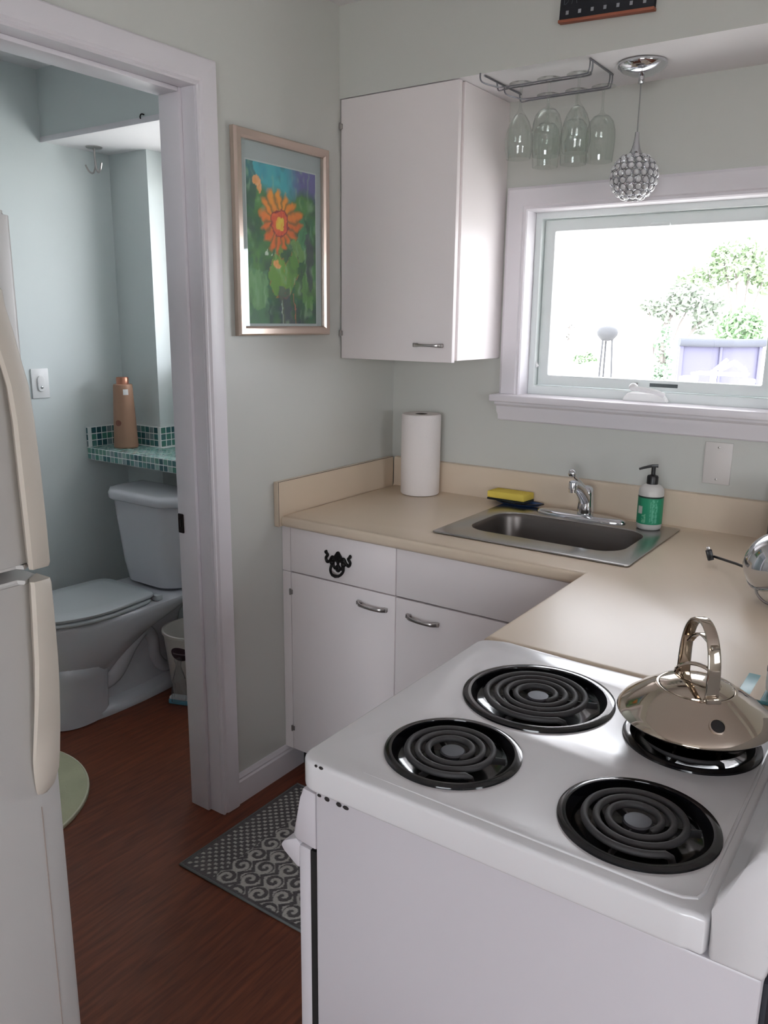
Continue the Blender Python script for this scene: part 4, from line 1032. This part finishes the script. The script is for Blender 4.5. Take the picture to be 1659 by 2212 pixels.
bt = thing('copper_bottle', 'tapered copper-coloured bottle with a white sticker on the tiled shelf', 'bottle', (-1.262, -.235, SZ1+.0022))
c = (-1.262, -.235, SZ1+.0022)
m = MB(); m.lathe([(0, 0), (.050, 0), (.0525, .004), (.0525, .01), (.0405, .268), (.0395, .2745), (.036, .276), (0, .276)], c, 48); m.build('flask', m_copper, bt, smooth=40)
m = MB(); m.lathe([(.0265, .275), (.0265, .302), (.024, .306), (0, .306)], c, 32); m.build('cap', m_copcap, bt, smooth=40)
def conepatch(c, r_at, z0, z1, a0, a1, off=.0006, n=8, ell=False):
    m = MB()
    rows = []
    for j in range(n+1):
        row = []
        for i in range(n+1):
            if ell:
                u, v = -1+2*i/n, -1+2*j/n; uu = u*math.sqrt(1-v*v/2); vv = v*math.sqrt(1-u*u/2); s_, t_ = (uu+1)/2, (vv+1)/2
            else: s_, t_ = i/n, j/n
            a = math.radians(a0+(a1-a0)*s_); z = z0+(z1-z0)*t_; r = r_at(z)+off
            row.append(m.bm.verts.new((c[0]+r*math.cos(a), c[1]+r*math.sin(a), c[2]+z)))
        rows.append(row)
    for j in range(n):
        for i in range(n): m.bm.faces.new((rows[j][i], rows[j][i+1], rows[j+1][i+1], rows[j+1][i]))
    return m
rb = lambda z: .0525-(.012)*(z-.01)/.258
o = conepatch(c, rb, .232, .256, 322, 352).build('sticker', m_whitepl, bt); o['label'] = 'white sticker'
conepatch(c, rb, .098, .124, 270, 304, ell=True).build('printed_mark', mat('brown_print', S(122, 74, 58), .5), bt)

# switch, hooks
t = thing('wall_switch', 'white sensor light switch on the bathroom wall above the refrigerator handle', 'switch', (-1.4, -.541, 1.245))
m = MB(); m.box(-1.3995, -1.393, -.580, -.502, 1.185, 1.306, .002); m.build('plate', m_whitepl, t)
m = MB(); m.plate(rrect(-.557, -.523, 1.212, 1.278, .016, 6), [], 0, .007, .003, 3)
for v in m.bm.verts: v.co = Vector((-1.3935+v.co.z, v.co.x, v.co.y))
m.build('rocker', m_whitepl, t, smooth=50)
m = MB(); m.ball((-1.387, -.540, 1.230), .007, 14, (.5, 1, 1)); m.build('sensor_lens', m_chrome, t)
t = thing('ceiling_hook', 'chrome double hook under the bathroom soffit', 'hook', (-1.30, -.27, ZS))
m = MB(); m.lathe([(0, -.006), (.030, -.005), (.033, -.002), (.033, -.0005), (0, -.0005)], (-1.305, -.27, ZS), 24); m.build('base_plate', m_nickel, t)
m = MB(); m.tube([(-1.305, -.27, ZS-.004), (-1.302, -.27, ZS-.085)], .0042, 8); m.build('stem', m_nickel, t)
for sx in (-1, 1):
    m = MB(); m.tube(smooth_path([(-1.302, -.27, ZS-.070), (-1.302+sx*.014, -.272, ZS-.098), (-1.302+sx*.036, -.276, ZS-.092), (-1.302+sx*.052, -.28, ZS-.066)], 6), .0036, 8); m.build('prong', m_nickel, t)
t = thing('screw_hook', 'tiny dark hook on the lower edge of the bathroom soffit', 'hook', (-.77, -.453, ZS+.018))
m = MB(); m.tube(smooth_path([(-.77, -.4525, ZS+.022), (-.77, -.464, ZS+.022), (-.772, -.468, ZS+.014), (-.776, -.464, ZS+.008)], 4), .0025, 7); m.build('hook', m_iron, t)

# bin, bag and blue packet
bn = thing('waste_bin', 'white tapered waste bin with an oval dark label beside the toilet', 'bin', (-.712, -.383, 0))
c = (-.712, -.383, 0)
m_bin = mat('white_bin_plastic', S(212, 206, 200), .5)
m = MB(); m.lathe([(0, 0), (.088, 0), (.092, .004), (.121, .272), (.127, .274), (.127, .284), (.119, .284), (.117, .27), (.089, .006), (0, .006)], c, 48); m.build('pail', m_bin, bn, smooth=40)
rbn = lambda z: .092+.029*(z-.004)/.268
o = conepatch(c, rbn, .182, .240, 266, 310, ell=True).build('label_sticker', mat('dark_maroon_label', S(54, 32, 44), .4), bn); o['label'] = 'dark oval label'
conepatch(c, rbn, .208, .213, 271, 305, off=.0009).build('label_text', mat('grey_print', S(130, 116, 124), .5), bn)
t = thing('plastic_bag', 'crumpled clear plastic bag in front of the waste bin', 'bag', (-.66, -.515, 0))
m = MB(); secs = []
for z_, r_ in ((.034, .034), (.06, .035), (.09, .032), (.12, .027), (.15, .019), (.175, .011), (.19, .013), (.205, .019)):
    secs.append([Vector((-.655+r_*(1+.35*(vnoise(k*.9, z_*40, 5)-.5)*1.6)*math.cos(2*PI*k/28), -.520+.8*r_*(1+.5*(vnoise(k*.8, z_*40, 6)-.5)*1.6)*math.sin(2*PI*k/28), z_+.01*(vnoise(k, z_*50, 7)-.5))) for k in range(28)])
m.loft(secs, True, False); m.build('film', m_clearbag, t, smooth=20)
t = thing('blue_packet', 'pale blue packet with a white top on the floor by the waste bin', 'packet', (-.668, -.49, 0))
R_ = Matrix.Translation((-.668, -.490, 0)) @ Matrix.Rotation(.35, 4, 'Z')
m = MB(); m.box(-.06, .06, -.016, .016, 0, .020, .003)
for v in m.bm.verts: v.co = R_ @ v.co
m.build('packet', mat('pale_blue_plastic', S(112, 176, 200), .5), t)
m = MB(); m.box(-.057, .06, -.0155, .0155, .0195, .032, .004)
for v in m.bm.verts: v.co = R_ @ v.co
m.build('wrapper', m_whitepl, t)

# ================================================================== OUTSIDE
m_grd = mat('sun_paled_ground', S(232, 229, 222), .95, var=(2, .12, (1, 1, 1)))  # ground colour raised to stand in for sunlight bouncing off it
m = MB(); m.box(-60, 60, .4, 90, -1.4, -1.2); g = m.build('ground_outside', m_grd, smooth=0); g['kind'] = 'structure'
m = MB(); m.box(-60, 60, -40, -6.0, -.5, -.3); g = m.build('ground_outside', m_grd, smooth=0); g['kind'] = 'structure'
CP = Vector((1.71073, -2.52356, 1.5188))
def at(px, py, D):
    """point seen at this photo pixel, D metres ahead"""
    d = fw*1762.13+r2*(px-829.5)-u2*(py-1106); d.normalize(); return CP+d*(D/d.dot(fw))
m_lav = mat('lavender_grey_panel', S(74, 72, 92), .7); m_lavd = mat('grey_roll_cover', S(62, 64, 72), .8)
# boxy structure with two panels, corner posts and rolled top
A = at(1462, 830, 13.0); B = at(1640, 830, 13.0); ux = Vector((B.x-A.x, B.y-A.y, 0)); wd = ux.length; ux.normalize(); uy = Vector((-ux.y, ux.x, 0))
zt = at(1550, 732, 13.0).z; zb = -1.2
bo = thing('covered_stand', 'pale lavender boxy stand with a rolled grey cover seen through the window', 'stand', (A.x, A.y, zb), rotz=math.atan2(ux.y, ux.x))
H = zt-zb
def lb_(x0, x1, y0, y1, z0, z1, name, mt, bev=.01):
    m = MB(); m.box(x0, x1, y0, y1, z0, z1, bev); return m.build(name, mt, bo, local=True)
lb_(.04, wd*.5-.02, .03, .06, .02, H-.06, 'panel', m_lav); lb_(wd*.5+.02, wd-.04, .03, .06, .02, H-.06, 'panel', m_lav)
lb_(0, .06, 0, .08, 0, H-.02, 'post', m_lav); lb_(wd-.06, wd, 0, .08, 0, H-.02, 'post', m_lav); lb_(wd*.5-.022, wd*.5+.022, .0, .07, 0, H-.02, 'post', m_lav)
lb_(0, wd, .08, .7, 0, H-.03, 'box', m_lav)
m = MB(); m.tube([(-.02, .0, H-.05), (wd*.3, -.01, H-.06), (wd*.7, -.01, H-.06), (wd+.02, .0, H-.05)], .065, 14); m.build('rolled_cover', m_lavd, bo, local=True)
# white garden seats and a bent pipe table in front
m_gw = mat('white_garden_metal', S(240, 240, 242), .5)
def seat_at(px, py, D, w_, lab):
    p = at(px, py, D); t = thing('garden_stool', lab, 'stool', (p.x, p.y, zb))
    hh = p.z-zb
    m = MB(); m.box(-w_/2, w_/2, -.14, .14, hh-.06, hh, .02); m.build('seat', m_gw, t, local=True)
    for sx in (-1, 1):
        for sy in (-1, 1):
            m = MB(); m.tube([(sx*w_*.38, sy*.11, hh-.05), (sx*w_*.44, sy*.13, 0)], .016, 8); m.build('leg', m_gw, t, local=True)
seat_at(1488, 812, 11.0, .20, 'white garden stool outside at the left corner of the lavender stand')
seat_at(1615, 819, 11.0, .16, 'white garden stool outside at the right corner of the lavender stand')
p = at(1560, 800, 10.5); t = thing('garden_table', 'white garden table with a folded arm in front of the lavender stand', 'table', (p.x, p.y, zb)); hh = p.z-zb
m = MB(); m.box(-.34, .30, -.2, .2, hh-.06, hh-.03, .01); m.build('top', m_gw, t, local=True)
m = MB(); m.tube([(-.10, 0, 0), (-.10, 0, hh)], .04, 10); m.tube([(-.11, 0, hh-.02), (.05, 0, hh+.14)], .025, 8); m.build('post', m_gw, t, local=True)
m = MB(); m.tube(smooth_path([(-.04, .02, hh), (.06, .02, hh+.06), (.14, .02, hh+.10), (.22, .02, hh+.04), (.27, .02, hh), (.28, .02, hh-.25), (.28, .02, 0)], 5), .032, 10); m.build('bent_pipe', m_gw, t, local=True)
# dark hooded barrow
p = at(1312, 722, 14.0); t = thing('hooded_barrow', 'dark grey hooded barrow on thin legs far out in the yard', 'barrow', (p.x, p.y, zb)); hh = p.z-zb
m_gr = mat('dark_grey_canvas', S(58, 58, 60), .8)
m = MB(); m.lathe([(0, -.12), (.10, -.10), (.17, -.02), (.18, .04), (.15, .10), (.06, .14), (0, .145)], (0, 0, hh), 20); m.build('hood', m_gr, t, local=True, smooth=60)
for a in (0, 2.1, 4.2):
    m = MB(); m.tube([(.09*math.cos(a), .09*math.sin(a), hh-.08), (.2*math.cos(a), .2*math.sin(a), 0)], .018, 8); m.build('leg', m_gr, t, local=True)
# unseen eave over the window wall, added to cut steep skylight on the worktop
m = MB(); m.prism([(.15, 2.40), (.15, 2.52), (1.15, 2.20), (1.15, 2.04), (1.11, 2.04), (1.11, 2.09)], -2.2, 5.2, 'yz'); g = m.build('sky_block_eave', m_trim, smooth=0); g['kind'] = 'structure'
# trees and shrubs: each a trunk and a crown of separate leaf blades
def tree(name, lab, cat, px, py, D, blobs, col, n, ls, trunk=True, seed=1):
    rnd = random.Random(seed); base = at(px, py, D); t = thing(name, lab, cat, (base.x, base.y, zb))
    hsum = max(b_[2] for b_ in blobs)
    if trunk:
        m = MB(); top = Vector(blobs[0][:3]); 
        m.tube(smooth_path([(0, 0, 0), (.05, 0, top.z*.35), (-.05, .02, top.z*.7), tuple(top)], 5), [.09-.06*k/15 for k in range(16)], 8)
        for b_ in blobs[1:]: m.tube([(0, 0, top.z*.45), (b_[0]*.6, b_[1]*.6, top.z*.45+(b_[2]-top.z*.45)*.7), tuple(b_[:3])], [.04, .025, .01], 6)
        m.build('trunk', mat('bark', S(104, 98, 94), .9), t, local=True)
    m = MB(); tot = sum(b_[3]**2 for b_ in blobs)
    for b_ in blobs:
        c_ = Vector(b_[:3]); r = b_[3]
        for _ in range(int(n*r*r/tot)):
            d = Vector((rnd.gauss(0, 1), rnd.gauss(0, 1), rnd.gauss(0, .8))).normalized()*r*rnd.random()**.4
            q = c_+d; a = Vector((rnd.gauss(0, 1), rnd.gauss(0, 1), rnd.gauss(0, 1))).normalized(); s_ = a.orthogonal().normalized()
            L_ = ls*rnd.uniform(.7, 1.3)
            v = [m.bm.verts.new(q-a*L_), m.bm.verts.new(q+s_*L_*.45), m.bm.verts.new(q+a*L_), m.bm.verts.new(q-s_*L_*.45)]; m.bm.faces.new(v)
    o = m.build('leaves', mat('leaf_'+name, col, .6, var=(1.2, .35, (1, 1, 1))), t, local=True, smooth=0); o['kind'] = 'stuff'
E_ = lambda px, py, D, base: (at(px, py, D)-base)
def T(name, lab, cat, px, py, D, pts, col, n, ls, trunk=True, seed=1):
    base = at(px, py, D); base.z = zb; bl = []
    for bx, by, r in pts:
        q = at(bx, by, D)-base; bl.append((q.x, q.y, q.z, r*D/1762.13))
    tree(name, lab, cat, px, py, D, bl, col, n, ls, trunk, seed)
T('leafy_tree', 'tall leafy tree behind the lavender stand, filling the upper right pane', 'tree', 1590, 800, 17, [(1590, 570, 55), (1625, 545, 35), (1530, 590, 36), (1490, 600, 26), (1560, 545, 24), (1650, 600, 40)], S(112, 128, 98), 1000, .085, True, 3)
T('leafy_tree', 'slanting grey-green tree left of the lavender stand in the window', 'tree', 1420, 800, 16, [(1470, 645, 38), (1440, 668, 34), (1500, 640, 30), (1520, 690, 34), (1545, 660, 30), (1400, 660, 22)], S(114, 122, 108), 850, .08, True, 4)
T('round_shrub', 'bright green round shrub just above the lavender stand', 'shrub', 1600, 790, 15, [(1590, 700, 36), (1620, 690, 34), (1570, 715, 26), (1630, 720, 30)], S(112, 138, 102), 800, .07, False, 5)
T('upright_shrub', 'slim upright shrub at the left side of the lavender stand', 'shrub', 1432, 830, 12, [(1432, 740, 18), (1436, 770, 20), (1430, 800, 22), (1420, 820, 24), (1440, 715, 14)], S(112, 132, 110), 380, .05, True, 6)
T('low_shrub', 'low green shrub in the yard at the lower left of the pane', 'shrub', 1258, 790, 14, [(1250, 776, 11), (1268, 772, 11), (1282, 774, 9)], S(110, 132, 100), 200, .05, False, 7)
T('bare_sapling', 'thin bare sapling at the left side of the window view', 'tree', 1232, 770, 14, [(1232, 705, 9), (1228, 728, 7)], S(104, 102, 98), 40, .04, True, 8)
